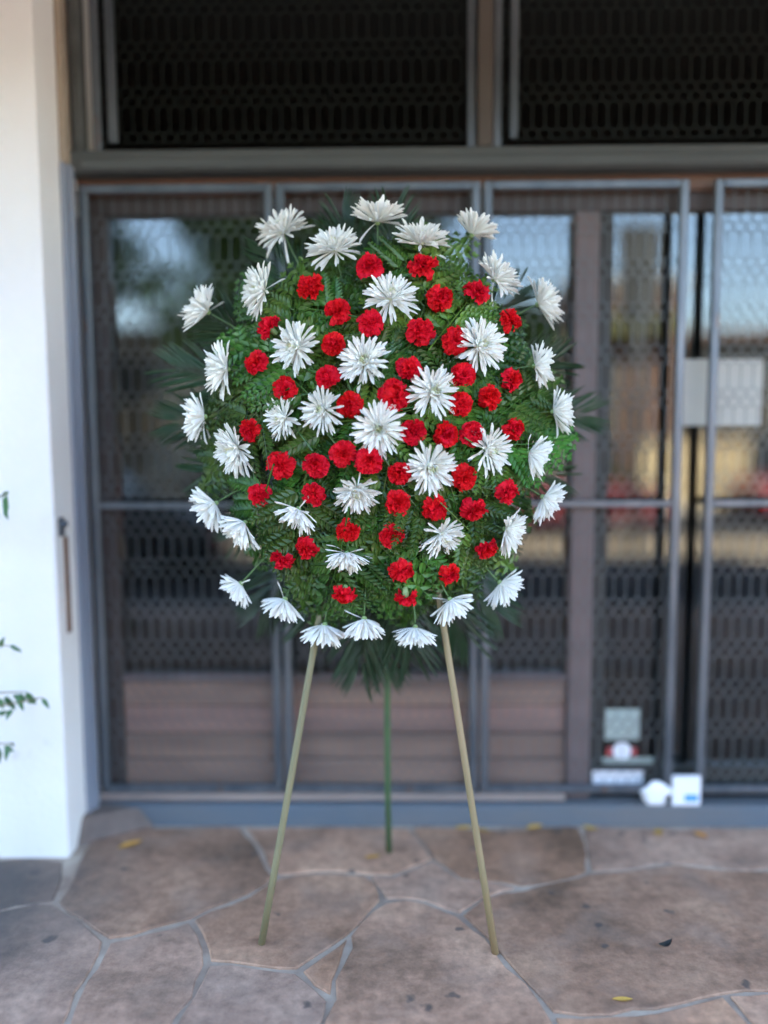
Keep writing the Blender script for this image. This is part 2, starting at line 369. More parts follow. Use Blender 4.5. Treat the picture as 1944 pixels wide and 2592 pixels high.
# ================================================================== the setting
# ground, road, pavement
g = MB(); g.add([(-300, -300, -0.16), (300, -300, -0.16), (300, 300, -0.16), (-300, 300, -0.16)], [(0, 1, 2, 3)])
solo('ground', g, M['earth'], kind='structure')
g = MB(); g.box(-60, 60, -10.5, -0.95, -0.20, -0.12); solo('road', g, M['asphalt'], kind='structure')
g = MB(); g.box(-60, 60, -6.5, -4.1, -0.15, -0.116); solo('sunlit_road_band', g, M['tan_concrete'], kind='structure')  # band of road paler than the asphalt, sunlight put into its colour
g = MB(); g.box(-60, 60, -13.0, -10.65, -0.20, 0.0); solo('far_pavement', g, M['concrete'], kind='structure')
g = MB(); g.box(-60, 60, -0.95, -0.80, -0.20, 0.0, 0.015); solo('kerb', g, M['concrete'], kind='structure')
g = MB(); g.box(-60, 60, -10.65, -10.5, -0.20, 0.003, 0.015); solo('kerb', g, M['concrete'], kind='structure')
g = MB(); g.box(-5, 5, -0.80, 3.04, -0.20, -0.005)
pavement = solo('pavement', g, M['mortar'], kind='structure')
g = MB(); g.box(-60, -5.0, -0.80, 3.0, -0.20, -0.002); solo('pavement', g, M['concrete'], kind='structure')
g = MB(); g.box(5.0, 60, -0.80, 3.0, -0.20, -0.002); solo('pavement', g, M['concrete'], kind='structure')

STONES = [
 [(.13,2.73),(.06,2.95),(.72,2.95),(.66,2.63),(.42,2.54),(.22,2.60)],
 [(.72,2.95),(1.55,2.95),(1.55,2.66),(1.29,2.65),(.9,2.68),(.66,2.63)],
 [(.42,2.54),(.66,2.63),(.9,2.68),(1.29,2.65),(1.55,2.66),(1.55,2.2),(1.15,2.05),(.88,2.04),(.62,1.96),(.54,1.93),(.41,1.95),(.30,2.21),(.20,2.38),(.27,2.47)],
 [(.22,2.60),(.42,2.54),(.27,2.47),(.20,2.38),(.10,2.47),(-.04,2.45),(-.1,2.62),(0,2.6),(.13,2.73)],
 [(.10,2.47),(.20,2.38),(.30,2.21),(.41,1.95),(.42,1.6),(-.2,1.6),(-.20,1.95),(-.165,2.02),(-.15,2.29),(-.04,2.45)],
 [(-.15,2.29),(-.265,2.12),(-.165,2.02)],
 [(-.04,2.45),(-.15,2.29),(-.265,2.12),(-.54,2.16),(-.63,2.35),(-.41,2.61),(-.1,2.62)],
 [(-.265,2.12),(-.165,2.02),(-.20,1.95),(-.2,1.6),(-.57,1.6),(-.57,1.88),(-.54,2.16)],
 [(-.54,2.16),(-.57,1.88),(-.57,1.6),(-.85,1.6),(-.85,1.9),(-.87,2.26),(-.63,2.35)],
 [(-.87,2.26),(-.85,1.9),(-.85,1.6),(-1.55,1.6),(-1.55,2.3),(-1.1,2.45)],
 [(-.63,2.35),(-.87,2.26),(-1.1,2.45),(-1.17,2.95),(-.6,2.95),(-.41,2.61)],
 [(-.41,2.61),(-.6,2.95),(.06,2.95),(.13,2.73),(0,2.6),(-.1,2.62)],
 [(.88,2.04),(1.15,2.05),(1.55,2.2),(1.55,1.6),(.95,1.6)],
 [(.62,1.96),(.88,2.04),(.95,1.6),(.42,1.6),(.41,1.95),(.54,1.93)],
 [(-1.1,2.45),(-1.55,2.3),(-1.55,2.72),(-1.18,2.72)],
]
def clip(poly, nx, ny, d):
    out = []
    for i in range(len(poly)):
        a, b = poly[i], poly[(i + 1) % len(poly)]
        da = a[0] * nx + a[1] * ny - d; db = b[0] * nx + b[1] * ny - d
        if da <= 0: out.append(a)
        if da * db < 0:
            t = da / (da - db); out.append((a[0] + (b[0] - a[0]) * t, a[1] + (b[1] - a[1]) * t))
    return out
def voronoi(x0, x1, y0, y1, cell):
    nx, ny = max(1, round((x1 - x0) / cell)), max(1, round((y1 - y0) / cell))
    S = [(x0 + (i + random.uniform(.12, .88)) * (x1 - x0) / nx, y0 + (j + random.uniform(.12, .88)) * (y1 - y0) / ny) for i in range(nx) for j in range(ny)]
    for a in S:
        poly = [(x0, y0), (x1, y0), (x1, y1), (x0, y1)]
        for b in S:
            if a is b or (a[0] - b[0]) ** 2 + (a[1] - b[1]) ** 2 > 9 * cell * cell: continue
            n = (b[0] - a[0], b[1] - a[1]); poly = clip(poly, n[0], n[1], n[0] * (a[0] + b[0]) / 2 + n[1] * (a[1] + b[1]) / 2)
            if len(poly) < 3: break
        if len(poly) >= 3: STONES.append(poly)
voronoi(-5, 5, -.8, 1.6, .55); voronoi(1.55, 5, 1.6, 2.95, .55); voronoi(-5, -1.55, 1.6, 2.72, .55)

def flagstone(poly):
    area = sum(poly[i][0] * poly[(i + 1) % len(poly)][1] - poly[(i + 1) % len(poly)][0] * poly[i][1] for i in range(len(poly)))
    if area < 0: poly = poly[::-1]
    pts = []
    for i in range(len(poly)):
        a, b = poly[i], poly[(i + 1) % len(poly)]
        n = max(1, int(math.hypot(b[0] - a[0], b[1] - a[1]) / 0.06))
        pts += [(a[0] + (b[0] - a[0]) * k / n, a[1] + (b[1] - a[1]) * k / n) for k in range(n)]
    q = []
    for x, y in pts:
        v = noise.noise_vector(Vector((x * 7, y * 7, 3.1))); q.append((x + v.x * 0.03, y + v.y * 0.03))
    n = len(q)
    def offset(q, d):
        r = []
        for i in range(n):
            a, b, c = q[i - 1], q[i], q[(i + 1) % n]
            t = Vector((c[0] - a[0], c[1] - a[1])); t = t.normalized() if t.length > 1e-6 else Vector((1, 0))
            r.append((b[0] - t.y * d, b[1] + t.x * d))
        return r
    q = [((q[i - 1][0] + q[i][0] * 6 + q[(i + 1) % n][0]) / 8, (q[i - 1][1] + q[i][1] * 6 + q[(i + 1) % n][1]) / 8) for i in range(n)]
    z = random.uniform(-.0015, .0025)
    def offset2(q, d0, e):
        a = offset(q, d0); out = []
        for (x, y), (ax, ay) in zip(q, a):
            k = 1 + e * noise.noise(Vector((x * 13, y * 13, 8.8))) + .8 * e * noise.noise(Vector((x * 37, y * 37, 1.8))); out.append((x + (ax - x) * k, y + (ay - y) * k))
        return out
    o = offset2(q, 0.008, 1.0); i1 = offset2(q, 0.012, .8)
    mb = MB()
    vs = [(x, y, -.012) for x, y in o] + [(x, y, z - .0025) for x, y in o] + [(x, y, z) for x, y in i1]
    F = [(i, (i + 1) % n, n + (i + 1) % n, n + i) for i in range(n)] + [(n + i, n + (i + 1) % n, 2 * n + (i + 1) % n, 2 * n + i) for i in range(n)]
    F.append(tuple(range(2 * n, 3 * n)))
    return mb.add(vs, F)
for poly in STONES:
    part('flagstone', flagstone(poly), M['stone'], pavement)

# ------------------------------------------------------------------ the shop building
shop = thing('shop_building', 'white plastered shop front with timber window frames behind steel gates', 'building', (0, 3.0, 0))
def rough_wall(x0, x1, y0, y1, z0, z1, step=0.12):
    """wall slab whose front arris at x1 is chipped a little"""
    mb = MB(); nz = int((z1 - z0) / step); vs = []; F = []
    for i in range(nz + 1):
        z = z0 + (z1 - z0) * i / nz
        e = 0.006 * max(0, noise.noise(Vector((1.3, 2.2, z * 7)))) + 0.012 * max(0, noise.noise(Vector((5.3, 2.2, z * 2.3))) - .35)
        vs += [(x0, y0, z), (x1 - e - .004, y0, z), (x1, y0 + e + .004, z), (x1, y1, z), (x0, y1, z)]
    for i in range(nz):
        for k in range(5):
            F.append((i * 5 + k, i * 5 + (k + 1) % 5, i * 5 + 5 + (k + 1) % 5, i * 5 + 5 + k))
    F += [(4, 3, 2, 1, 0), tuple(nz * 5 + k for k in range(5))]
    return mb.add(vs, F)
part('wall', rough_wall(-6.0, -1.18, 2.732, 3.35, -.1, 3.2), M['plaster'], shop, label='white plastered pier left of the gates')
part('wall', MB().box(2.75, 6.0, 2.732, 3.35, -.1, 3.2), M['plaster'], shop)
part('upper_wall', MB().box(-6, 6, 2.74, 3.05, 3.2, 5.3), M['plaster'], shop)
part('roof', MB().box(-6.1, 6.1, 2.6, 9.1, 5.3, 5.45), M['concrete'], shop)
part('canopy', MB().box(-6, 6, 0.95, 2.735, 3.2, 3.36), M['soffit'], shop)
part('added_shade_beam', MB().box(-6, 6, 0.85, 0.948, 2.98, 3.40, .01), M['soffit'], shop)  # unseen drop beam, added to keep sky light off pier top and transom
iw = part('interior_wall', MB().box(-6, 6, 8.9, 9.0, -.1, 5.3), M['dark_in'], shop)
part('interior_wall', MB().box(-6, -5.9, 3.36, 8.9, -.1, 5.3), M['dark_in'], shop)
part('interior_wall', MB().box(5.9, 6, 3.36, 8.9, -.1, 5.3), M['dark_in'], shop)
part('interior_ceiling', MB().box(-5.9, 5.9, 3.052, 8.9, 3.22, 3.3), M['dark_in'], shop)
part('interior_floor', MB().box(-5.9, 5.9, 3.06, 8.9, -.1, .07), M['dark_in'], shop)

# lower step: kerb, sill
part('step', MB().box(-1.18, 2.75, 2.966, 3.058, -.1, .078, .008), M['curb'], shop)
part('sill', MB().box(-1.176, .66, 3.0, 3.07, .080, .112, .006), M['sill'], shop)
part('plaster_fillet', MB().add([(-1.18, 2.80, -.01), (-.93, 2.955, -.01), (-1.18, 2.955, -.01), (-1.18, 2.86, .08), (-1.0, 2.964, .07), (-1.18, 2.964, .09)],
     [(0, 1, 4, 3), (0, 2, 1), (3, 4, 5), (1, 2, 5, 4), (0, 3, 5, 2)]), M['fillet'], shop)
# timber: header, window head, jambs
part('header_beam', MB().box(-1.178, 2.748, 2.955, 3.05, 2.452, 2.528, .006), M['header'], shop)
part('header_batten', MB().box(-1.12, 2.745, 2.940, 2.953, 2.456, 2.492, .004), M['header'], shop)
part('window_head', MB().box(-1.178, 2.748, 3.052, 3.13, 2.395, 2.475, .005), M['brown'], shop)
part('window_head', MB().box(-1.178, 2.748, 3.056, 3.13, 2.325, 2.392, .004), M['dark_jamb'], shop)
part('jamb', MB().box(-1.178, -1.075, 3.04, 3.13, .113, 2.322, .005), M['dark_jamb'], shop)
part('jamb', MB().box(.668, .758, 3.03, 3.13, .079, 2.322, .006), M['jamb'], shop, label='broad mauve-brown timber door post')
part('jamb', MB().box(2.66, 2.748, 3.03, 3.13, .079, 2.322, .006), M['jamb'], shop)
z = .114
for h in (.118, .104, .112, .098):
    part('plank', MB().box(-1.074, .666, 3.052 + random.uniform(0, .006), 3.10, z, z + h - .004, .004), M['plank'], shop); z += h
part('window_sill', MB().box(-1.074, .666, 3.035, 3.125, z, z + .028, .006), M['jamb'], shop); z += .028
w1 = part('window_pane', MB().box(-1.074, .666, 3.090, 3.096, z + .001, 2.322), M['glass'], shop)
# glazed door
door = part('door', MB().box(.760, .815, 3.062, 3.105, .20, 2.322, .004).box(2.60, 2.658, 3.062, 3.105, .20, 2.322, .004).box(.760, 2.658, 3.060, 3.107, .085, .199, .004), M['black'], shop)
part('door_pane', MB().box(.816, 2.599, 3.080, 3.086, .20, 2.322), M['glass'], door)

# metal channel and plaster strip down the reveal
part('steel_channel', MB().box(-1.179, -1.163, 2.90, 2.955, .02, 2.47, .003).box(-1.162, -1.150, 2.925, 2.962, .08, 2.47, .002), M['blue_frame'], shop)
part('plaster_strip', MB().box(-1.179, -1.160, 2.905, 2.962, 2.472, 3.199, .004), M['beige'], shop)
hasp = part('latch', MB().box(-1.183, -1.172, 2.762, 2.806, 1.155, 1.222, .004).lathe([(.006, -.02), (.011, -.018), (.011, .018), (.006, .02)], (-1.174, 2.782, 1.20), 10, (1, 0, 0)), M['galv'], shop)
part('rust_strip', MB().box(-1.182, -1.176, 2.80, 2.835, .80, 1.15, .002), M['rust'], hasp)

# transom frame (above the header)
part('transom_post', MB().box(-1.158, -1.120, 2.975, 3.03, 2.530, 3.199, .004), M['header'], shop)
part('transom_post', MB().box(.300, .352, 2.960, 3.04, 2.530, 3.199, .004), M['dull_post'], shop)
part('transom_top', MB().box(-1.178, 2.748, 3.04, 3.10, 3.165, 3.199), M['header'], shop)

# ------------------------------------------------------------------ steel gates with link mesh
def link_mesh(x0, x1, z0, z1, y, p=.045):
    mb = MB(); LONG, ZIG, SH = .080, .014, .018; off = 0.0; z = z1
    def seg(xa, za, xb, zb):
        if min(xa, xb) < x0 or max(xa, xb) > x1: return
        if za <= z0: return
        if zb < z0:
            t = (za - z0) / (za - zb); xb = xa + (xb - xa) * t; zb = z0
        mb.strip((xa, y, za), (xb, y, zb), .0023, .003)
    n = int((x1 - x0) / p) + 2
    while z > z0:
        st = [('v', LONG, 0), ('z', ZIG, 0), ('v', SH, 1), ('z', ZIG, 1), ('v', SH, 0), ('z', ZIG, 0)]
        for k, h, s in st:
            for i in range(-1, n):
                xx = x0 + (i + off + .5 * s) * p
                if k == 'v': seg(xx, z, xx, z - h)
                else:
                    seg(xx, z, xx + p / 2, z - h); seg(xx, z, xx - p / 2, z - h)
            z -= h
        off = (off + .5) % 1.0
    return mb
YG = 3.0
def gate(x0, x1, z0, z1, label, rail=1.245, w=.030, name='steel_gate', cat='gate', group=None, wire='gate_wire'):
    t = thing(name, label, cat, ((x0 + x1) / 2, YG, z0), group)
    for a, b in ((x0, x0 + w), (x1 - w, x1)):
        part('stile', MB().box(a, b, YG - .014, YG + .014, z0, z1, .004), M['galv'], t)
    part('top_rail', MB().box(x0 + w, x1 - w, YG - .013, YG + .013, z1 - w, z1, .004), M['galv'], t)
    if rail: part('bottom_rail', MB().box(x0 + w, x1 - w, YG - .013, YG + .013, z0, z0 + w, .004), M['galv'], t)
    if rail:
        part('middle_rail', MB().box(x0 + w, x1 - w, YG - .011, YG + .011, rail - .013, rail + .013, .003), M['galv'], t)
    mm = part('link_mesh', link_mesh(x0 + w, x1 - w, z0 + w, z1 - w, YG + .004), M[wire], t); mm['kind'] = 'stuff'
    return t
GZ0, GZ1 = .118, 2.418
gate(-1.149, -.443, GZ0, GZ1, 'leftmost steel mesh gate leaf beside the white pier', group='mesh gate leaves across the shop front')
gate(-.430, .314, GZ0, GZ1, 'steel mesh gate leaf right behind the flower spray', group='mesh gate leaves across the shop front')
gate(.327, 1.066, GZ0, GZ1, 'steel mesh gate leaf in front of the broad timber door post', group='mesh gate leaves across the shop front')
gate(1.160, 1.905, GZ0, GZ1, 'rightmost steel mesh gate leaf in front of the pale notice', group='mesh gate leaves across the shop front')
gate(1.918, 2.70, GZ0, GZ1, 'steel mesh gate leaf beyond the notice, next to the right wall', group='mesh gate leaves across the shop front')
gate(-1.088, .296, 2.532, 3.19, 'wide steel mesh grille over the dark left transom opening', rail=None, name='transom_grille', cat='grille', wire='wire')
part('inner_bar', MB().box(-1.032, -1.002, YG - .013, YG + .013, 2.565, 3.155, .003), M['galv'], bpy.data.objects['transom_grille'])
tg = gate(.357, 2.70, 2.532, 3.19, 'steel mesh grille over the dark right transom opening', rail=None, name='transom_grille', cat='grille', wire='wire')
part('inner_bar', MB().box(.418, .446, YG - .013, YG + .013, 2.565, 3.155, .003), M['galv'], tg)

# ------------------------------------------------------------------ papers, box, bag at the door
def sheet(name, x0, x1, z0, z1, y, mt, label, cat, dents=.002):
    mb = MB(); n = 6; vs = []; F = []
    for side in (0, .0015):
        for i in range(n + 1):
            for j in range(n + 1):
                x = x0 + (x1 - x0) * i / n; zz = z0 + (z1 - z0) * j / n
                vs.append((x, y + side - dents * abs(noise.noise(Vector((x * 9, zz * 9, y)))), zz))
    K = (n + 1) ** 2
    for i in range(n):
        for j in range(n):
            a = i * (n + 1) + j; F += [(a, a + n + 1, a + n + 2, a + 1), (K + a, K + a + 1, K + a + n + 2, K + a + n + 1)]
    for k in range(n):
        for a, b in ((k, k + 1), (n * (n + 1) + k + 1, n * (n + 1) + k)): F.append((a, b, K + b, K + a))
        for a, b in (((k + 1) * (n + 1), k * (n + 1)), (k * (n + 1) + n, (k + 1) * (n + 1) + n)): F.append((a, b, K + b, K + a))
    mb.add(vs, F)
    return solo(name, mb, mt, label, cat, loc=((x0 + x1) / 2, y, z0))
DY = 3.074
nt = sheet('paper_notice', 1.065, 1.392, 1.535, 1.785, DY, M['paper'], 'large pale blank-looking notice taped inside the right gate', 'notice')
sheet('paper_notice', .826, .962, .300, .425, DY, M['sage'], 'sage green square notice low on the door glass', 'notice')
rd = thing('round_sticker', 'round pale sticker with red sides under the green notice', 'sticker', (.895, DY, .255))
part('disc', MB().lathe([(0, 0), (.034, 0), (.036, .001), (0, .0015)], (.895, DY - .001, .255), 24, (0, -1, 0)), M['white'], rd)
part('red_edge', MB().box(.836, .858, DY - .001, DY + .001, .235, .268), M['red_ink'], rd)
part('red_edge', MB().box(.932, .952, DY - .001, DY + .001, .235, .268), M['red_ink'], rd)
sheet('paper_notice', .820, 1.02, .204, .228, DY, M['sage'], 'narrow pale strip at the bottom of the door glass', 'notice', .001)
sheet('paper_notice', .775, .975, .128, .180, 3.054, M['white'], 'wide pale card stuck on the bottom rail of the door', 'notice', .001)
bx = thing('carton', 'small white carton with a blue print on the step by the gate gap', 'carton', (1.118, 2.975, .079))
part('box', MB().box(1.062, 1.170, 2.967, 2.985, .079, .196, .004), M['white'], bx)
part('print', MB().box(1.108, 1.160, 2.9655, 2.9668, .098, .124), M['blue_ink'], bx)
mb = MB(); vs = []; F = []
NA, NB_ = 22, 12
for j in range(NB_ + 1):
    v = j / NB_; rr = (math.sin(PI * (0.10 + 0.62 * v)) ** .6) * (1 - .75 * max(0, v - .72) / .28) + .06
    for i in range(NA):
        a = 2 * PI * i / NA; k = 1 + .55 * noise.noise(Vector((math.cos(a) * 2, math.sin(a) * 2, v * 4 + .3)))
        vs.append((1.000 + .048 * rr * k * math.cos(a), 2.974 + .0085 * rr * math.sin(a), .080 + .095 * v))
for j in range(NB_):
    for i in range(NA): F.append((j * NA + i, j * NA + (i + 1) % NA, (j + 1) * NA + (i + 1) % NA, (j + 1) * NA + i))
F += [tuple(range(NA))[::-1], tuple(NB_ * NA + i for i in range(NA))]
mb.add(vs, F)
solo('plastic_bag', mb, M['white'], 'crumpled white plastic bag on the step left of the carton', 'bag', smooth=True, loc=(1.0, 2.974, .08))

# ------------------------------------------------------------------ dry leaves and litter
def leaf_mesh(c, L, W, rz, curl=.25):
    mb = MB(); n = 7; vs = []; F = []
    for i in range(n + 1):
        t = i / n; w = W * math.sin(PI * min(1, t * .96 + .03)) ** .8 / 2
        for s in (-1, 0, 1):
            x = (t - .5) * L; y = s * w; zz = .003 + abs(s) * w * .35 + curl * L * (t - .5) ** 2
            vs.append((c[0] + x * math.cos(rz) - y * math.sin(rz), c[1] + x * math.sin(rz) + y * math.cos(rz), c[2] + zz))
    for i in range(n):
        for k in range(2): F.append((i * 3 + k, i * 3 + 3 + k, i * 3 + 4 + k, i * 3 + 1 + k))
    return mb.add(vs, F)
LEAVES = [
 ((.26, 2.935), .07, .025, .1, 'dry yellow leaf against the step, left of the right easel leg'),
 ((.33, 2.915), .055, .022, 2.6, 'dry yellow leaf against the step, behind the right easel leg'),
 ((.53, 2.94), .07, .030, .4, 'dry orange leaf against the step, midway between easel leg and door post'),
 ((.74, 2.935), .06, .022, -.5, 'dry orange leaf against the step below the door post'),
 ((.99, 2.90), .055, .03, 1.2, 'curled yellow leaf below the crumpled plastic bag'),
 ((1.14, 2.88), .06, .032, 2.1, 'pale round leaf on the paving right of the carton'),
 ((-.085, 2.72), .06, .02, .3, 'dry yellow leaf beside the back easel leg'),
 ((-.98, 2.80), .09, .04, .7, 'brown dry leaf in the corner by the white pier'),
 ((.60, 2.00), .055, .018, .0, 'single yellow leaf on the paving in the right foreground'),
]
for (c, L, W, rz, lab) in LEAVES:
    solo('dry_leaf', leaf_mesh((c[0], c[1], .002), L, W, rz), M['dry'], lab, 'leaf', 'fallen dry leaves', loc=(c[0], c[1], .002))
solo('twig_scrap', leaf_mesh((.79, 2.23, .002), .055, .022, .5, .9), M['black'], 'small black scrap on the paving right of the right easel leg', 'litter', loc=(.79, 2.23, .002))

# ================================================================== the street behind the camera (seen in the glass)
def leaf_cloud(mb, c, r, n, size, rs, squash=.8):
    c = Vector(c)
    for _ in range(n):
        d = Vector(rs.normal(size=3)); d.normalize(); d *= r * rs.random() ** .4; d.z *= squash
        p = c + d; a = Vector(rs.normal(size=3)).normalized(); b = a.orthogonal().normalized(); s = size * (.6 + .8 * rs.random())
        mb.add([p - a * s, p - b * s * .45, p + a * s, p + b * s * .45], [(0, 1, 2, 3)])
def tree(x, y, h, r, label, seed):
    rs = np.random.default_rng(seed); z0 = -.12 if y > -10.5 else 0
    t = thing('street_tree', label, 'tree', (x, y, z0), 'trees along the street')
    tb = MB(); tb.tube([(x, y, z0), (x + .05, y, z0 + h * .25), (x - .05, y + .05, z0 + h * .5), (x, y, z0 + h * .75)], [.17, .13, .10, .05], 8)
    clumps = []
    for k in range(9):
        a = k * 2.4; rr = r * (.35 + .5 * rs.random()); zz = h * (.5 + .45 * rs.random())
        p = (x + rr * math.cos(a), y + rr * math.sin(a), z0 + zz); clumps.append(p)
        tb.tube([(x, y, z0 + h * .42), ((x + p[0]) / 2, (y + p[1]) / 2, z0 + (h * .45 + zz) / 2), p], [.07, .05, .02], 6)
    part('trunk', tb, M['bark'], t, True)
    cb = MB()
    for p in clumps: leaf_cloud(cb, p, r * .52, 520, .16, rs)
    part('crown', cb, M['leaf'], t)
tree(-7.0, -8.4, 6.6, 2.2, 'broad dark street tree furthest left in the window reflection', 1)
tree(-1.9, -8.9, 6.9, 2.3, 'dark street tree left of centre in the window reflection', 2)
tree(1.6, -9.3, 4.4, 1.5, 'small street tree near the centre of the window reflection', 3)
tree(-9.5, -9.0, 7.2, 2.6, 'tall street tree beyond the left end of the reflection', 4)
hd = MB(); rs = np.random.default_rng(9)
for k in range(9): leaf_cloud(hd, (1.5 + k * .42, -11.4 + .1 * rs.random(), .45), .45, 130, .08, rs, .9)
solo('hedge', hd, M['hedge'], 'low clipped hedge along the far pavement', 'hedge', loc=(3.2, -11.4, 0))

def far_building(name, x0, x1, h, mw, label, awn=False, mr='concrete'):
    y1, y0 = -13.05, -21.0
    t = thing(name, label, 'building', ((x0 + x1) / 2, y1, 0))
    part('wall', MB().box(x0, x1, y0, y1, -.1, h), mw, t)
    part('roof', MB().box(x0 - .15, x1 + .15, y0 - .1, y1 + .15, h + .002, h + .22, .03), M[mr], t)
    n = max(2, int((x1 - x0) / 2.4)); s = (x1 - x0) / n
    for i in range(n):
        cx = x0 + s * (i + .5)
        if i == 1:
            d = part('door', MB().box(cx - .5, cx + .5, y1 + .003, y1 + .05, 0, 2.15, .01), M['brown'], t)
            part('handle', MB().box(cx + .36, cx + .40, y1 + .052, y1 + .09, 1.0, 1.12, .005), M['galv'], d)
        else:
            w = part('window', MB().box(cx - s / 2 + .12, cx + s / 2 - .12, y1 + .003, y1 + .05, .4, 3.3, .01), M['black'], t)
            part('pane', MB().box(cx - s / 2 + .2, cx + s / 2 - .2, y1 + .052, y1 + .06, .48, 3.22), M['dglass'], w)
        if False:
            w = part('window', MB().box(cx - .6, cx + .6, y1 + .003, y1 + .04, 4.0, 4.6, .01), M['concrete'], t)
            part('pane', MB().box(cx - .54, cx + .54, y1 + .042, y1 + .05, 4.05, 4.55), M['dglass'], w)
    if awn:
        part('awning', MB().prism([(y1 + .002, 4.22), (y1 + .002, 4.32), (y1 + .9, 4.08), (y1 + .9, 3.86), (y1 + .87, 4.06)], 'x', x0 + .2, x1 - .2), M['awning'], t)
far_building('far_shop', 4.2, 6.75, 4.95, M['bwall'], 'narrow brown shop with yellow-green awning across the street', True)
far_building('far_shop', 6.95, 14.0, 3.75, M['lwall'], 'low dark shop across the street on the right', False, 'bwall')
gw = thing('garden_wall', 'low sunlit cream wall across the street behind the cars', 'wall', (6.5, -11.2, 0))
part('masonry', MB().box(5.3, 7.6, -11.3, -11.1, 0, 1.38), M['cream_wall'], gw)
part('coping', MB().box(5.25, 7.65, -11.35, -11.05, 1.382, 1.46, .015), M['tan_concrete'], gw)
far_building('far_house', -3.2, 3.9, 3.6, M['cwall'], 'low cream shop across the street in the middle')
far_building('far_house', -14.0, -3.6, 3.9, M['lwall'], 'long dark shop across the street on the left', False, 'lwall')

def car(x, y, face, mp, label):
    t = thing('parked_car', label, 'car', (x, y, -.12), 'cars on the street'); z0 = -.12
    def X(u): return x + u * face
    low = [(-2.1, .28), (-2.15, .62), (-2.0, .80), (-1.55, .90), (.75, .95), (1.75, .82), (2.1, .66), (2.15, .34), (2.0, .22), (-1.95, .22)]
    cab = [(-1.75, .90), (-1.35, 1.32), (-.85, 1.47), (.0, 1.47), (.35, 1.40), (1.0, .94)]
    mb = MB(); vs = []; F = []
    def loft(prof, ws):
        n = len(prof); base = len(mb.v); V = []
        for w, ins in ws:
            cx = sum(p[0] for p in prof) / n; cz = sum(p[1] for p in prof) / n
            V += [(X(cx + (p[0] - cx) * ins), y + w, z0 + cz + (p[1] - cz) * ins) for p in prof]
        Fs = [(k * n + i, k * n + (i + 1) % n, (k + 1) * n + (i + 1) % n, (k + 1) * n + i) for k in range(len(ws) - 1) for i in range(n)]
        Fs += [tuple(range(n)), tuple((len(ws) - 1) * n + i for i in range(n))[::-1]]
        mb.add(V, Fs)
    loft(low, [(-.86, .93), (-.80, .985), (-.6, 1), (.6, 1), (.80, .985), (.86, .93)])
    body = part('body', mb, mp, t, False)
    mb = MB(); n = len(cab); V = []
    for w, s in ((-.70, 1), (.70, 1)):
        V += [(X(p[0]), y + w * (1 - .22 * max(0, (p[1] - .9) / .57)), z0 + p[1]) for p in cab]
    mb.add(V, [(i, (i + 1) % n, n + (i + 1) % n, n + i) for i in range(n)] + [tuple(range(n)), tuple(range(n, 2 * n))[::-1]])
    part('cabin', mb, mp, t)
    for s in (-1, 1):
        def Q(u, zz): return (X(u), y + s * (.706 * (1 - .22 * max(0, (zz - .9) / .57)) + .004), z0 + zz)
        part('side_window', MB().add([Q(-1.4, .97), Q(-.45, .97), Q(-.45, 1.38), Q(-1.2, 1.32)], [(0, 1, 2, 3)]), M['dglass'], t)
        part('side_window', MB().add([Q(-.38, .97), Q(.75, .97), Q(.3, 1.34), Q(-.38, 1.38)], [(0, 1, 2, 3)]), M['dglass'], t)
        part('headlight', MB().box(min(X(2.06), X(2.12)), max(X(2.06), X(2.12)), y + s * .62 - .13, y + s * .62 + .13, z0 + .58, z0 + .70, .02), M['white'], t)
        for u in (-1.3, 1.3):
            wh = part('wheel', MB().lathe([(.18, -.1), (.31, -.1), (.33, -.07), (.33, .07), (.31, .1), (.18, .1)], (X(u), y + s * .76, z0 + .33), 20, (0, 1, 0)), M['rubber'], t, True)
            part('rim', MB().lathe([(0, s * .09), (.10, s * .10), (.19, s * .095), (.2, s * .06)], (X(u), y + s * .76, z0 + .33), 16, (0, 1, 0)), M['rim'], wh)
    def W(u, w, zz): return (X(u), y + w, z0 + zz)
    part('windscreen', MB().add([W(.955, -.62, .985), W(.955, .62, .985), W(.42, .52, 1.38), W(.42, -.52, 1.38)], [(0, 1, 2, 3)]), M['dglass'], t)
    return t
car(-4.1, -3.4, 1, M['carpaint_g'], 'dark grey parked car reflected in the left window')
car(8.75, -9.2, -1, M['carpaint_r'], 'red parked car reflected at the right edge of the door glass')
car(2.3, -7.4, 1, M['carpaint_m'], 'maroon car across the street reflected in the door glass')

sg = thing('traffic_signal', 'dark traffic signal on a steel pole reflected in the door glass', 'traffic light', (3.42, -5.2, -.12))
part('pole', MB().tube([(3.42, -5.2, -.12), (3.42, -5.2, 4.4)], [.07, .055], 10), M['pole'], sg, True)
hh = part('housing', MB().box(3.22, 3.62, -5.54, -5.29, 3.2, 4.3, .04).box(3.12, 3.72, -5.288, -5.275, 3.05, 4.42), M['black'], sg)
for zz, mm in ((4.08, 'lens_r'), (3.75, 'lens_y'), (3.42, 'lens_g')):
    part('lens', MB().lathe([(.11, 0), (.10, .02), (.05, .035), (.0, .04)], (3.42, -5.542, zz), 16, (0, -1, 0)), M[mm], hh, True)
    part('visor', MB().lathe([(.125, 0), (.125, .14), (.118, .14), (.118, 0)], (3.42, -5.538, zz), 16, (0, -1, 0)), M['black'], hh, True)

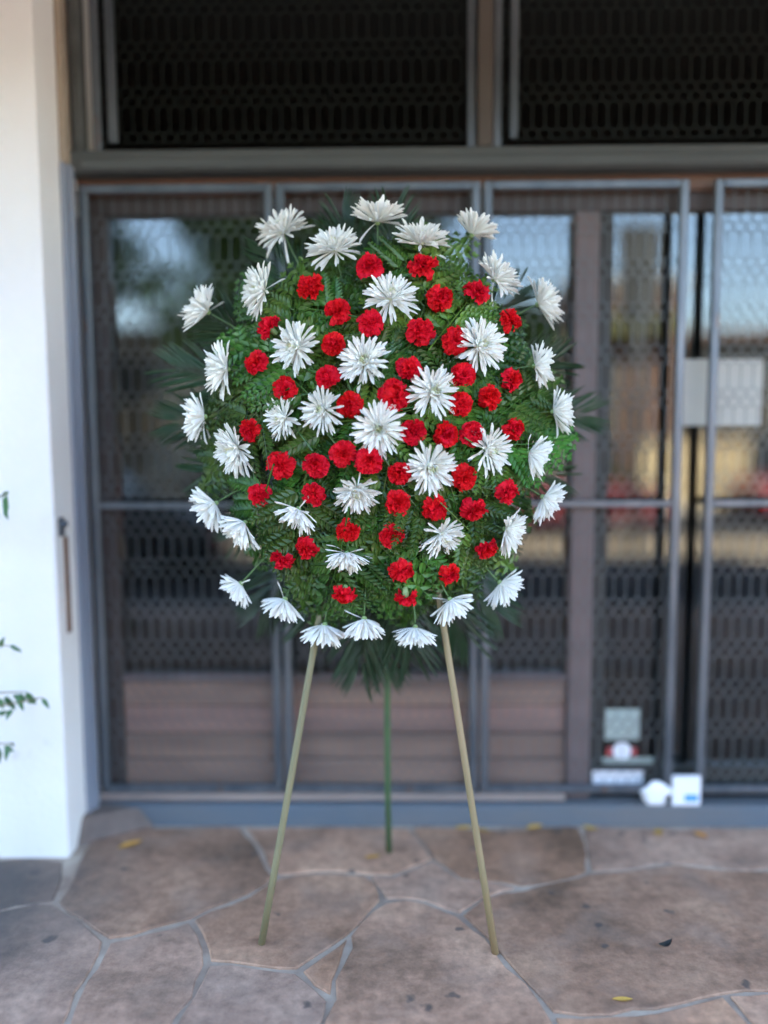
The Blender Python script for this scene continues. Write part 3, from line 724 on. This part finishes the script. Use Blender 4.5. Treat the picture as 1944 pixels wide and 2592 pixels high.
# ================================================================== the easel
APEX = Vector((-.03, 2.50, 1.95))
easel = thing('tripod_easel', 'tall wooden tripod easel standing on the flagstones, carrying the flower spray', 'easel', (-.03, 2.4, 0))
def stake(foot, top, r0, r1, mt, label=None):
    f = Vector(foot); mb = MB(); n = 8; pts = []; rad = []
    for i in range(n + 1):
        t = i / n; p = f.lerp(Vector(top), t); w = noise.noise_vector(Vector((foot[0] * 9, t * 3, foot[1]))) * .004
        pts.append(p + Vector((w.x, w.y, 0)) * (0 if i in (0, n) else 1)); rad.append(r0 + (r1 - r0) * t)
    mb.tube(pts, rad, 10)
    return part('leg', mb, mt, easel, True, label)
stake((-.402, 2.236, 0), APEX + Vector((-.02, -.012, 0)), .0108, .009, M['leg'], 'olive left front leg')
stake((.287, 2.197, 0), APEX + Vector((.02, -.012, 0)), .0108, .009, M['leg2'], 'tan right front leg')
stake((-.027, 2.762, 0), APEX + Vector((0, .02, 0)), .011, .009, M['leg3'], 'green back leg')
part('cross_bar', MB().tube([(-.145, 2.395, 1.32), (.078, 2.385, 1.32)], .007, 8), M['leg2'], easel, True)
part('bracket', MB().box(-.075, .015, 2.455, 2.53, 1.925, 1.985, .006), M['leg3'], easel)

# ================================================================== greenery of the spray
SC = Vector((-.04, 0, 1.555)); RX, RZ = .585, .655
def dome_y(x, z):
    r2 = ((x - SC.x) / RX) ** 2 + ((z - SC.z) / RZ) ** 2
    return 2.40 + .13 * (z - 1.5) - .21 * max(0, 1 - r2) ** .75
def dome_n(x, z):
    e = .01; gx = (dome_y(x + e, z) - dome_y(x - e, z)) / (2 * e); gz = (dome_y(x, z + e) - dome_y(x, z - e)) / (2 * e)
    return Vector((gx, -1, gz)).normalized()
green = thing('spray_greenery', 'dense oval bed of green leatherleaf fern and palm fronds filling the spray', 'foliage', (-.04, 2.42, 1.5))
mb = MB(); vs = []; F = []; NA, NR = 28, 6
for j in range(NR + 1):
    r = .52 * j / NR
    for i in range(NA):
        a = 2 * PI * i / NA; k = 1 + .08 * noise.noise(Vector((math.cos(a) * 2, math.sin(a) * 2, 1)))
        x = SC.x + RX * r * k * math.cos(a); z = SC.z + RZ * r * k * math.sin(a)
        vs.append((x, dome_y(x, z) + .12 + (.03 if j == NR else 0), z))
for j in range(NR):
    for i in range(NA): F.append((j * NA + i, j * NA + (i + 1) % NA, (j + 1) * NA + (i + 1) % NA, (j + 1) * NA + i))
b0 = len(vs); vs += [(x, 2.44 + .13 * (z - 1.5), z) for x, y, z in vs[NR * NA:(NR + 1) * NA]]
for i in range(NA): F.append((NR * NA + i, NR * NA + (i + 1) % NA, b0 + (i + 1) % NA, b0 + i))
F.append(tuple(b0 + i for i in range(NA)))
mb.add(vs, F); part('foam_base', mb, M['foam'], green)

def leaflet(mb, p, d, nrm, L, W, fold=.35, tip=.0):
    """small pointed leaflet with a folded midrib, 4 quads"""
    d = d.normalized(); s = d.cross(nrm).normalized(); up = s.cross(d)
    m1 = p + d * L * .45 - up * W * .12; e = p + d * L - up * (L * .12 + tip)
    a = up * W * fold
    mb.add([p, p + d * L * .22 + s * W * .42 + a * .8, m1 + s * W * .46 + a, p + d * L * .8 + s * W * .22 + a * .3, e,
            p + d * L * .8 - s * W * .22 + a * .3, m1 - s * W * .46 + a, p + d * L * .22 - s * W * .42 + a * .8, m1],
           [(0, 1, 2, 8), (8, 2, 3, 4), (0, 8, 6, 7), (8, 4, 5, 6)])

def fern_mesh(seed, L=.26):
    """frond in its own frame: grows along +x, upper side +z"""
    rs = np.random.default_rng(seed); mb = MB(); n = 9; bend = .06 + .08 * rs.random(); sw = rs.normal() * .05
    def rach(t): return Vector((L * t, sw * L * math.sin(t * 2.5), -bend * L * t * t * 1.6))
    mb.tube([rach(i / 8) for i in range(9)], [.0020 - .0015 * i / 8 for i in range(9)], 5)
    for i in range(n):
        t0 = .22 + .76 * i / (n - 1)
        for s in (-1, 1):
            t = min(1, t0 + (.018 if s > 0 else 0)); base = rach(t); tan = (rach(min(1, t + .02)) - rach(t - .02)).normalized()
            pl = L * .46 * (1 - ((t - .22) / .80)) ** .9 * (1 if i else .9) + .010
            ang = math.radians(66 - 24 * t + rs.normal() * 4); tw = rs.normal() * .10
            d = (tan * math.cos(ang) + Vector((0, s, 0)) * math.sin(ang) + Vector((0, 0, -.10 + tw))).normalized()
            up = Vector((0, rs.normal() * .15, 1)); up = (up - d * up.dot(d)).normalized(); sd = d.cross(up)
            if pl < .022:
                leaflet(mb, base, d, up, pl * 1.2, pl * .6, .25); continue
            mb.tube([base, base + d * pl * .9], [.0010, .0006], 3, False)
            m_ = max(2, int(pl / .0140))
            for k in range(m_):
                u = .12 + .76 * k / (m_ - 1); q = base + d * pl * u - up * (.12 * pl * u * u)
                ll = (.0215 * (1 - u) ** .7 + .0095) * min(1.0, pl / .07 + .45)
                for s2 in (-1, 1):
                    dd = (d * .66 + sd * s2 * .75 + up * (.10 + rs.normal() * .08)).normalized()
                    leaflet(mb, q, dd, up, ll, ll * .50, .28)
            leaflet(mb, base + d * pl * .86 - up * .1 * pl, d, up, .020, .0095, .25)
    return mesh_of('fern_frond', mb, M['fern'])
FERNS = [fern_mesh(k, .25 + .025 * (k % 4)) for k in range(7)]
gl = Vector(green.location)
def place_frond(me, p, d, nrm, sc=1.0, name='fern_frond'):
    d = d.normalized(); nrm = (nrm - d * nrm.dot(d)).normalized(); yv = nrm.cross(d)
    R_ = Matrix((d, yv, nrm)).transposed().to_4x4()
    o = bpy.data.objects.new(name, me); COL.objects.link(o); o.parent = green
    o.matrix_basis = Matrix.Translation(p - gl) @ R_ @ Matrix.Scale(sc, 4)
    return o
NF = 92
for k in range(NF):
    rr = math.sqrt((k + .5) / NF) * .98; a = k * 2.39996 + random.uniform(-.2, .2)
    x = SC.x + RX * .86 * rr * math.cos(a); z = SC.z + RZ * .88 * rr * math.sin(a)
    nrm = dome_n(x, z); surf = Vector((x, dome_y(x, z), z))
    jit = random.uniform(-.9, .9) * (1.4 - rr)
    rad = Vector((math.cos(a + jit) * RX, 0, math.sin(a + jit) * RZ)).normalized()
    tang = (rad - nrm * rad.dot(nrm)).normalized()
    lift = random.uniform(-.05, .30)
    d = (tang + nrm * lift + Vector((0, 0, -.06))).normalized()
    me = FERNS[k % 7]; L = .25 + .025 * ((k % 7) % 4); sc = random.uniform(1.05, 1.5)
    depth = .085 * random.random() ** .8
    place_frond(me, surf - nrm * depth - d * L * sc * .62, d, (nrm + Vector((0, -.35, .20)) + Vector(rng.normal(size=3)) * .16), sc)

def palm_mesh(seed, L=.62):
    rs = np.random.default_rng(seed); mb = MB(); n = 26
    def rach(t): return Vector((L * t, 0, -.14 * L * t * t))
    mb.tube([rach(i / 8) for i in range(9)], [.0035 - .0028 * i / 8 for i in range(9)], 5)
    for i in range(n):
        t = .30 + .70 * i / (n - 1); base = rach(t); pl = .20 * math.sin(PI * (.18 + .62 * (t - .3) / .7)) + .02
        for s in (-1, 1):
            ang = math.radians(52 - 30 * t + rs.normal() * 4)
            d = Vector((math.cos(ang), s * math.sin(ang), .10 - .15 * t + rs.normal() * .05)).normalized()
            sd = d.cross(Vector((0, 0, 1))).normalized(); w = .0055; g_ = Vector((0, 0, -.10 * pl))
            mb.add([base, base + d * pl * .35 + sd * w, base + d * pl * .75 + sd * w * .7 + g_ * .5, base + d * pl + g_,
                    base + d * pl * .75 - sd * w * .7 + g_ * .5, base + d * pl * .35 - sd * w, base + d * pl * .4 + Vector((0, 0, -.003))],
                   [(0, 1, 6), (0, 6, 5), (6, 1, 2, 3), (6, 3, 4, 5)])
    return mesh_of('palm_frond', mb, M['palm'])
PALMS = [palm_mesh(k, .56 + .05 * k) for k in range(3)]
for k, (ang, ln, out) in enumerate([(88, .78, .1), (104, .74, .1), (128, .72, .1), (152, .86, .1), (166, .90, .1), (180, .86, .1), (194, .84, .1), (214, .74, .1),
                               (232, .86, .1), (246, .90, .08), (262, .98, .06), (270, .92, .1), (280, .98, .06), (294, .92, .08), (306, .84, .1), (318, .70, .1), (346, .76, .1), (2, .82, .1), (16, .80, .1), (40, .70, .1)]):
    a = math.radians(ang); rad = Vector((math.cos(a), 0, math.sin(a)))
    base = Vector((SC.x, 2.47, SC.z)) + Vector((rad.x * .10, .02 * (k % 3), rad.z * .14))
    d = rad + Vector((0, -.08 + out, .13 * rad.z))
    place_frond(PALMS[k % 3], base, d, Vector((random.uniform(-.25, .25), -1, random.uniform(-.1, .4))), ln * (1 + .10 * abs(math.sin(a))), 'palm_frond')

# ================================================================== flowers
MUMS = [  # x, y, z of the head, facing vector, head radius, label
 (-0.335,2.494,2.119, -0.32,-0.50,0.80, 0.095, 'upright white chrysanthemum, leftmost of the five along the top of the spray'),
 (-0.173,2.400,2.044, -0.13,-0.64,0.75, 0.092, 'white chrysanthemum with widely splayed petals, second from left along the top of the spray'),
 (-0.049,2.449,2.136, 0.00,-0.28,0.96, 0.094, 'white chrysanthemum standing highest of all at the very top of the spray'),
 (0.078,2.411,2.063, 0.15,-0.50,0.85, 0.092, 'white chrysanthemum fourth from left along the top, right above a red carnation'),
 (0.235,2.475,2.104, 0.47,0.03,0.88, 0.085, 'white chrysanthemum turned half away, rightmost of the five along the top'),
 (0.294,2.411,1.959, 0.70,-0.34,0.63, 0.089, 'white chrysanthemum facing up and right on the upper right shoulder of the spray'),
 (0.432,2.456,1.894, 0.91,-0.17,0.37, 0.088, 'white chrysanthemum on a long stem, uppermost on the right edge of the spray'),
 (-0.382,2.395,1.929, -0.86,-0.47,0.18, 0.090, 'white chrysanthemum facing left on the upper left shoulder of the spray'),
 (-0.565,2.459,1.879, -0.81,-0.34,0.47, 0.091, 'white chrysanthemum on a long bare stem, furthest out at the upper left'),
 (-0.489,2.360,1.698, -0.95,-0.31,0.03, 0.093, 'white chrysanthemum seen edge-on at the left edge, above the furthest left fan-shaped one'),
 (-0.563,2.373,1.561, -0.99,-0.14,-0.07, 0.085, 'white fan-shaped chrysanthemum furthest left of all at mid height'),
 (-0.456,2.305,1.470, -0.71,-0.64,-0.29, 0.085, 'white chrysanthemum half facing the viewer on the left edge, below the furthest left one'),
 (-0.532,2.352,1.305, -0.82,-0.14,-0.55, 0.087, 'outer one of two overlapping white chrysanthemums at the lower left edge'),
 (-0.438,2.304,1.252, -0.71,-0.31,-0.64, 0.082, 'inner one of two overlapping white chrysanthemums at the lower left edge'),
 (-0.462,2.344,1.065, -0.69,-0.10,-0.72, 0.065, 'small white chrysanthemum hanging furthest left in the bottom fringe'),
 (-0.327,2.324,1.021, -0.40,-0.17,-0.90, 0.072, 'drooping white chrysanthemum second from left in the bottom fringe'),
 (-0.210,2.327,0.943, -0.07,-0.14,-0.99, 0.077, 'drooping white chrysanthemum right above the left easel leg'),
 (-0.091,2.289,0.970, -0.00,-0.14,-0.99, 0.071, 'white chrysanthemum hanging at the bottom centre between the two front easel legs'),
 (0.058,2.319,0.937, -0.00,-0.21,-0.98, 0.072, 'white chrysanthemum under a fern tip beside the top of the right easel leg'),
 (0.159,2.288,1.027, 0.53,-0.07,-0.85, 0.076, "drooping white chrysanthemum just right of the right easel leg's top"),
 (0.311,2.343,1.066, 0.72,-0.07,-0.69, 0.078, 'white chrysanthemum furthest right in the bottom fringe of the spray'),
 (0.318,2.291,1.232, 0.89,-0.34,-0.29, 0.079, 'white chrysanthemum on the lower right edge touching a small red carnation to its left'),
 (0.433,2.336,1.321, 0.83,-0.03,-0.56, 0.077, "white chrysanthemum on the right edge level with the gate's middle rail"),
 (0.385,2.305,1.451, 0.94,-0.14,-0.31, 0.081, 'white chrysanthemum on the right edge with two stray petals pointing back left'),
 (0.464,2.365,1.571, 0.99,-0.10,0.07, 0.081, 'white fan-shaped chrysanthemum furthest right of all at mid height'),
 (0.407,2.352,1.701, 1.00,-0.03,0.03, 0.075, 'white chrysanthemum seen from its side on the right edge, above the furthest right one'),
 (-0.011,2.311,1.887, 0.11,-0.77,0.63, 0.087, 'white chrysanthemum with drooping lower petals, highest of those inside the spray'),
 (-0.275,2.289,1.752, -0.61,-0.79,0.09, 0.087, 'white chrysanthemum in the upper left of the spray, right of two red carnations'),
 (-0.083,2.239,1.705, -0.05,-0.95,0.30, 0.083, 'white chrysanthemum facing the viewer squarely, upper one of the central column'),
 (0.239,2.299,1.753, 0.44,-0.88,0.16, 0.088, 'white chrysanthemum half covered by a red carnation at its left, upper right of the spray'),
 (0.104,2.231,1.622, 0.35,-0.93,0.13, 0.082, 'white chrysanthemum right of the largest central carnation'),
 (-0.309,2.252,1.553, -0.67,-0.74,0.00, 0.068, 'small ragged white chrysanthemum left of its twin, under a red carnation at mid left'),
 (-0.197,2.224,1.574, -0.41,-0.91,0.00, 0.070, 'white chrysanthemum between a small ragged one and a red carnation, left of centre'),
 (-0.044,2.196,1.523, -0.00,-0.99,-0.10, 0.083, 'white chrysanthemum facing the viewer at the centre, below the largest carnation'),
 (0.259,2.254,1.462, 0.63,-0.77,-0.11, 0.080, 'white chrysanthemum in the right half with a fern tip over its lower left petals'),
 (0.094,2.206,1.416, 0.32,-0.93,-0.19, 0.083, 'large white chrysanthemum right of centre with a red carnation tucked at its left'),
 (-0.106,2.201,1.353, 0.02,-0.77,-0.64, 0.070, 'white chrysanthemum below two touching red carnations, low in the middle'),
 (-0.272,2.231,1.297, -0.45,-0.28,-0.85, 0.074, 'white dome-backed chrysanthemum facing down at the lower left, with one curled petal'),
 (0.130,2.230,1.227, 0.39,-0.62,-0.68, 0.073, 'white chrysanthemum with two stray petals pointing up, low on the right side'),
 (-0.136,2.225,1.173, -0.06,-0.44,-0.90, 0.068, 'white chrysanthemum hanging below a red carnation in the lower middle'),
]
CARNATIONS = [
 (-0.071,2.348,1.983, -0.06,-0.67,0.74, 0.046, 'red carnation highest on the left of the centre line, near the top'),
 (0.082,2.357,1.985, 0.23,-0.64,0.73, 0.048, 'red carnation tucked under a white chrysanthemum at the top right of the centre line'),
 (-0.241,2.342,1.928, -0.39,-0.67,0.64, 0.046, 'red carnation uppermost on the left side of the spray'),
 (0.129,2.319,1.890, 0.33,-0.74,0.59, 0.044, 'red carnation right of the highest inner white chrysanthemum'),
 (0.236,2.356,1.911, 0.52,-0.61,0.60, 0.045, 'red carnation uppermost on the right side, with one petal hanging down'),
 (-0.159,2.295,1.851, -0.24,-0.82,0.53, 0.044, 'red carnation left of the highest inner white chrysanthemum'),
 (0.335,2.360,1.833, 0.69,-0.55,0.47, 0.042, 'red carnation furthest right in the upper part of the spray'),
 (-0.359,2.329,1.814, -0.61,-0.66,0.44, 0.043, 'red carnation at the upper left, the higher of two beside a white chrysanthemum'),
 (-0.067,2.273,1.814, -0.06,-0.89,0.46, 0.043, 'red carnation right under the highest inner white chrysanthemum'),
 (0.073,2.271,1.790, 0.22,-0.88,0.42, 0.046, 'red carnation in the upper middle right, standing alone among ferns'),
 (-0.169,2.262,1.757, -0.26,-0.90,0.36, 0.039, 'red carnation touching the upper left petals of the central column chrysanthemum'),
 (0.172,2.282,1.767, 0.42,-0.82,0.38, 0.045, 'red carnation overlapping the left side of a white chrysanthemum at the upper right'),
 (-0.393,2.309,1.711, -0.68,-0.68,0.27, 0.040, 'red carnation at the upper left edge, the lower of two beside a white chrysanthemum'),
 (0.039,2.234,1.686, 0.15,-0.96,0.23, 0.041, 'red carnation right of the upper central white chrysanthemum, above the largest carnation'),
 (-0.184,2.237,1.663, -0.28,-0.94,0.20, 0.041, 'red carnation at the lower left of the upper central white chrysanthemum'),
 (0.189,2.257,1.668, 0.45,-0.87,0.21, 0.042, 'red carnation at right under a white chrysanthemum, top of a vertical pair'),
 (0.333,2.305,1.660, 0.72,-0.67,0.19, 0.040, 'red carnation on the right edge, above mid height'),
 (-0.304,2.260,1.633, -0.52,-0.84,0.15, 0.042, 'red carnation at mid left, right above a small ragged white chrysanthemum'),
 (0.001,2.214,1.611, 0.07,-0.99,0.10, 0.052, 'largest red carnation, at the centre of the spray'),
 (-0.123,2.212,1.585, -0.15,-0.99,0.06, 0.043, 'red carnation left of the largest one, between two white chrysanthemums'),
 (0.265,2.268,1.609, 0.60,-0.79,0.11, 0.040, 'red carnation right of a vertical pair of carnations, inside the right edge'),
 (0.184,2.239,1.588, 0.44,-0.89,0.07, 0.041, 'red carnation at right, bottom of a vertical pair'),
 (-0.410,2.279,1.519, -0.71,-0.70,-0.06, 0.039, 'red carnation side-on at the left edge, at mid height'),
 (0.051,2.203,1.514, 0.16,-0.99,-0.05, 0.043, 'red carnation right of the central white chrysanthemum, first of three in a row'),
 (0.139,2.217,1.503, 0.35,-0.93,-0.08, 0.042, 'red carnation in the middle of three in a row, right of centre'),
 (0.214,2.237,1.507, 0.50,-0.86,-0.07, 0.041, 'red carnation at the right end of three in a row, touching a white chrysanthemum'),
 (0.336,2.282,1.518, 0.73,-0.68,-0.05, 0.038, 'red carnation seen from the side on the right edge at mid height'),
 (-0.320,2.241,1.421, -0.55,-0.80,-0.23, 0.047, 'large red carnation at the lower left, left of another carnation at its height'),
 (-0.218,2.213,1.421, -0.35,-0.91,-0.23, 0.042, 'red carnation left of the two touching carnations below centre'),
 (-0.142,2.200,1.453, -0.19,-0.97,-0.16, 0.042, 'left one of two touching red carnations below the central chrysanthemum'),
 (-0.073,2.193,1.432, -0.06,-0.98,-0.19, 0.043, 'right one of two touching red carnations below the central chrysanthemum'),
 (0.011,2.194,1.399, 0.10,-0.96,-0.25, 0.038, 'red carnation tucked behind the left petals of a large white chrysanthemum'),
 (0.189,2.225,1.386, 0.46,-0.84,-0.29, 0.042, 'pinkish red carnation at the lower right of a large white chrysanthemum'),
 (0.317,2.271,1.341, 0.69,-0.64,-0.35, 0.040, 'red carnation tilted to the right on the right edge, below mid height'),
 (-0.385,2.265,1.335, -0.66,-0.65,-0.37, 0.039, 'red carnation at the left edge, above the dome-backed chrysanthemum'),
 (-0.224,2.215,1.341, -0.37,-0.85,-0.37, 0.039, 'red carnation just above right of the dome-backed white chrysanthemum'),
 (0.008,2.198,1.318, 0.09,-0.91,-0.40, 0.043, 'red carnation below the large white chrysanthemum, left of two others in its row'),
 (0.108,2.211,1.302, 0.30,-0.85,-0.44, 0.043, 'red carnation in the middle of the row below the large white chrysanthemum'),
 (0.222,2.240,1.294, 0.52,-0.73,-0.44, 0.043, 'red carnation at the right of the row below the large white chrysanthemum'),
 (-0.132,2.210,1.240, -0.18,-0.82,-0.55, 0.038, 'red carnation right above a hanging white chrysanthemum in the lower middle'),
 (-0.009,2.208,1.227, 0.06,-0.82,-0.57, 0.042, 'red carnation with a fern leaf over its corner, lower middle'),
 (-0.250,2.240,1.189, -0.40,-0.67,-0.62, 0.041, 'red carnation at the lower left, right one of a pair'),
 (-0.324,2.270,1.152, -0.52,-0.54,-0.66, 0.039, 'red carnation at the lower left, left one of a pair'),
 (0.261,2.270,1.182, 0.57,-0.56,-0.61, 0.039, 'red carnation left of the lower right edge chrysanthemum, tilted to the right'),
 (0.017,2.231,1.123, 0.11,-0.67,-0.73, 0.041, 'red carnation low on the centre line, higher of two above the fern-tipped chrysanthemum'),
 (0.156,2.256,1.108, 0.37,-0.57,-0.73, 0.037, 'small red carnation with a pale green calyx showing, low on the right'),
 (-0.146,2.257,1.051, -0.19,-0.54,-0.82, 0.039, 'lowest red carnation on the left, under a hanging white chrysanthemum'),
 (0.030,2.257,1.041, 0.13,-0.53,-0.84, 0.039, 'lowest red carnation on the right, just above the fern-tipped chrysanthemum'),
]


G_DOWN = Vector((0, 0, -1))
def frame(n):
    n = Vector(n).normalized(); up = Vector((0, 0, 1)) if abs(n.z) < .95 else Vector((0, 1, 0))
    x = up.cross(n).normalized(); y = n.cross(x); return Matrix((x, y, n)).transposed()

def ray_petal(mb, FR, c, az, el, L, W, curl, droop, rs, n=7):
    """narrow spooned floret; FR flower frame, c flower centre (world)"""
    pos = Vector((.006 * math.cos(az), .006 * math.sin(az), .0)); side = Vector((-math.sin(az), math.cos(az), 0))
    vs = []; bend = rs.normal() * .10; ang = el; tw = rs.normal() * .25
    for i in range(n + 1):
        t = i / n; e = ang + curl * t
        d = Vector((math.cos(az + bend * t) * math.cos(e), math.sin(az + bend * t) * math.cos(e), math.sin(e)))
        if i: pos = pos + d * (L / n)
        up = side.cross(d)
        up = -up if up.z < 0 else up
        w = W * (.30 + .70 * min(1, t * 1.25)) * (1 - max(0, (t - .86) / .14) ** 2 * .65) * .5
        cup = w * (.55 + .35 * t)
        s2 = (side * math.cos(tw * t) + up * math.sin(tw * t))
        wp = c + FR @ pos + G_DOWN * (droop * L * t * t)
        S = FR @ s2; Uv = FR @ up
        vs += [wp - S * w + Uv * cup, wp - S * w * .45, wp + S * w * .45, wp + S * w + Uv * cup]
    F = [(i * 4 + k, i * 4 + 4 + k, i * 4 + 5 + k, i * 4 + 1 + k) for i in range(n) for k in range(3)]
    mb.add(vs, F)

def chrysanthemum(i, x, y, z, nx, ny, nz, R, label):
    rs = np.random.default_rng(100 + i); c = Vector((x, y, z)); n = Vector((nx, ny, nz)).normalized(); FR = frame(n)
    R *= .90
    t = thing('chrysanthemum', label, 'chrysanthemum', c, 'white chrysanthemums in the spray')
    dn = max(0, -n.z); base = .04 + .10 * dn; side_on = min(1, max(0, (.60 + n.y) / .45)); opn = rs.normal(0, 4) + 17 * side_on; wf = 1 + .18 * side_on
    mb = MB(); k = 36
    for j in range(k):
        if rs.random() < .06: continue
        ray_petal(mb, FR, c, 2 * PI * j / k + rs.normal() * .09, math.radians(rs.normal(6, 9) + opn), R * rs.uniform(.86, 1.10), R * wf * .135 * rs.uniform(.8, 1.15), rs.normal(.10, .25), base * rs.uniform(.6, 1.6), rs)
    outer = part('outer_petals', mb, M['petal_w'], t, True)
    mb = MB(); k = 32
    for j in range(k):
        ray_petal(mb, FR, c + n * .004, 2 * PI * (j + .5) / k + rs.normal() * .1, math.radians(rs.normal(24, 8) + opn), R * rs.uniform(.76, 1.0), R * wf * .128 * rs.uniform(.8, 1.15), rs.normal(.15, .25), base * .6, rs)
    k = 24
    for j in range(k):
        ray_petal(mb, FR, c + n * .006, 2 * PI * j / k + rs.normal() * .12, math.radians(rs.normal(42, 8) + opn * .7), R * rs.uniform(.56, .80), R * .125, rs.normal(.2, .25), base * .4, rs, 6)
    part('middle_petals', mb, M['petal_w'], t, True)
    mb = MB(); k = 26
    for j in range(k):
        ray_petal(mb, FR, c + n * .007, 2 * PI * j / k + rs.normal() * .15, math.radians(rs.normal(60, 7)), R * rs.uniform(.36, .52), R * .11, .3 + rs.normal() * .2, .02, rs, 5)
    part('inner_petals', mb, M['petal_w'], t, True)
    mb = MB()
    for j in range(36):
        ray_petal(mb, FR, c + n * .007, 2.39996 * j, math.radians(88 - 24 * math.sqrt(j / 30)), R * rs.uniform(.30, .42), R * .085, .5 + rs.normal() * .2, 0, rs, 4)
    mb.lathe([(R * .17, .004), (R * .165, .010), (R * .13, .0165), (R * .07, .020), (.0005, .0205)], c, 12, n)
    part('centre', mb, M['petal_c'], t, True)
    for j in range(int(rs.integers(0, 2) if side_on > .4 else rs.integers(1, 4))):                      # stray florets
        mb = MB(); az = rs.uniform(0, 2 * PI)
        ray_petal(mb, FR, c - n * .003, az, math.radians(rs.uniform(-55, -15)), R * rs.uniform(.8, 1.1), R * .10, rs.normal(0, .7), .15, rs)
        part('stray_petal', mb, M['petal_w'], t, True)
    cup = part('calyx', MB().lathe([(.003, -.009), (.006, -.007), (.008, -.002), (.007, .002)], c, 10, n), M['calyx'], t, True)
    stem(t, c, n, .0024, rs)
    return t

def stem(t, c, n, r, rs):
    tgt = Vector((SC.x + (c.x - SC.x) * .45, 2.40, SC.z + (c.z - SC.z) * .48))
    back = c - n * .012; L = (tgt - back).length
    p1 = back - n * L * .30; pts = []
    for k in range(9):
        u = k / 8; a = back.lerp(p1, u); b = p1.lerp(tgt, u); pts.append(a.lerp(b, u))
    part('stem', MB().tube(pts, r, 6), M['stem'], t, True)

def carnation(i, x, y, z, nx, ny, nz, R, label):
    rs = np.random.default_rng(500 + i); c = Vector((x, y, z)); n = Vector((nx, ny, nz)).normalized()
    n = (n + Vector(rs.normal(size=3)) * .14).normalized(); FR = frame(n)
    R *= .92
    t = thing('carnation', label, 'carnation', c, 'red carnations in the spray')
    def petal(mb, az, el, L, W):
        nt, ns = 6, 9; vs = []; ph = rs.uniform(0, 6.3); fq = rs.uniform(2.2, 3.6); A = L * rs.uniform(.07, .15)
        curl = rs.normal(-.15, .35); roll = rs.normal() * .25; k2 = rs.uniform(.6, 1.2)
        for a in range(nt + 1):
            u = a / nt; e = el + curl * u * u
            for b in range(ns + 1):
                s = b / ns * 2 - 1
                w = W * (.10 + .90 * u ** 1.15) * .5
                ln = L * (u * (1 - .16 * s * s * u) + (.035 * (1 if b % 2 else -1) * u ** 6))
                rad = ln * math.cos(e); hh = ln * math.sin(e)
                ruf = A * u * u * (math.sin(s * fq * 2 + ph) + .5 * math.sin(s * 9 * k2 + ph * 2 + u * 3))
                p = Vector((rad - ruf * math.sin(e), s * w * (1 - .12 * u), hh + ruf * math.cos(e) + roll * s * w * u + L * .10 * s * s * u))
                ca, sa = math.cos(az), math.sin(az)
                vs.append(c + FR @ Vector((p.x * ca - p.y * sa, p.x * sa + p.y * ca, p.z)))
        F = [(a * (ns + 1) + b, (a + 1) * (ns + 1) + b, (a + 1) * (ns + 1) + b + 1, a * (ns + 1) + b + 1) for a in range(nt) for b in range(ns)]
        mb.add(vs, F)
    mb = MB(); k = 12
    for j in range(k): petal(mb, 2 * PI * j / k + rs.normal() * .10, math.radians(rs.normal(4, 7)), R * rs.uniform(.92, 1.08), R * .88)
    k = 12
    for j in range(k): petal(mb, 2 * PI * (j + .5) / k + rs.normal() * .2, math.radians(rs.normal(24, 8)), R * rs.uniform(.82, .98), R * .9)
    part('outer_petals', mb, M['red'], t, True)
    mb = MB(); k = 12
    for j in range(k): petal(mb, 2 * PI * j / k + rs.normal() * .18, math.radians(rs.normal(46, 8)), R * rs.uniform(.68, .84), R * .75)
    for j in range(10): petal(mb, 2 * PI * j / 10 + rs.normal() * .3, math.radians(rs.normal(66, 8)), R * rs.uniform(.54, .70), R * .6)
    for j in range(7): petal(mb, 2 * PI * j / 7 + rs.normal() * .4, math.radians(rs.normal(82, 6)), R * rs.uniform(.46, .58), R * .5)
    part('inner_petals', mb, M['red'], t, True)
    part('calyx', MB().lathe([(.003, -.030), (.0075, -.026), (.009, -.012), (.0085, .002), (.006, .004)], c, 10, n), M['calyx'], t, True)
    stem(t, c - n * .016, n, .0020, rs)
    return t
for i, r in enumerate(MUMS): chrysanthemum(i, *r)
for i, r in enumerate(CARNATIONS): carnation(i, *r)

# ================================================================== vine in front of the white pier
vine = thing('climbing_vine', 'leafy climbing vine at the left edge in front of the white pier', 'vine', (-1.50, 2.60, 0))
sp = [(-1.50, 2.60, 0), (-1.47, 2.59, .4), (-1.44, 2.59, .8), (-1.43, 2.59, 1.2), (-1.44, 2.60, 1.6)]
part('stem', MB().tube(sp, [.012, .010, .009, .007, .004], 8), M['vine_stem'], vine, True)
def vine_spray(p0, tip, n, size, seed):
    rs = np.random.default_rng(seed); p0 = Vector(p0); tip = Vector(tip)
    part('twig', MB().tube([p0, p0.lerp(tip, .5) + Vector((0, -.02, .03)), tip], [.004, .003, .0015], 5), M['vine_stem'], vine, True)
    for k in range(n):
        u = .45 + .55 * k / max(1, n - 1); p = p0.lerp(tip, u); d = Vector((rs.uniform(-.3, .6), rs.normal() * .4, rs.uniform(-1.3, .2))).normalized()
        mb = MB(); leaflet(mb, p, d, Vector((0, -1, .4)) + Vector(rs.normal(size=3)) * .3, size * rs.uniform(.7, 1.2), size * .42, .2)
        part('leaf', mb, M['vine'], vine)
vine_spray((-1.431, 2.59, 1.22), (-1.255, 2.56, 1.32), 5, .075, 1)
vine_spray((-1.442, 2.59, .78), (-1.275, 2.56, .82), 4, .05, 2)
vine_spray((-1.455, 2.59, .60), (-1.225, 2.56, .665), 9, .055, 3)
vine_spray((-1.46, 2.59, .53), (-1.172, 2.56, .645), 4, .04, 4)
vine_spray((-1.468, 2.59, .42), (-1.275, 2.56, .49), 7, .05, 5)
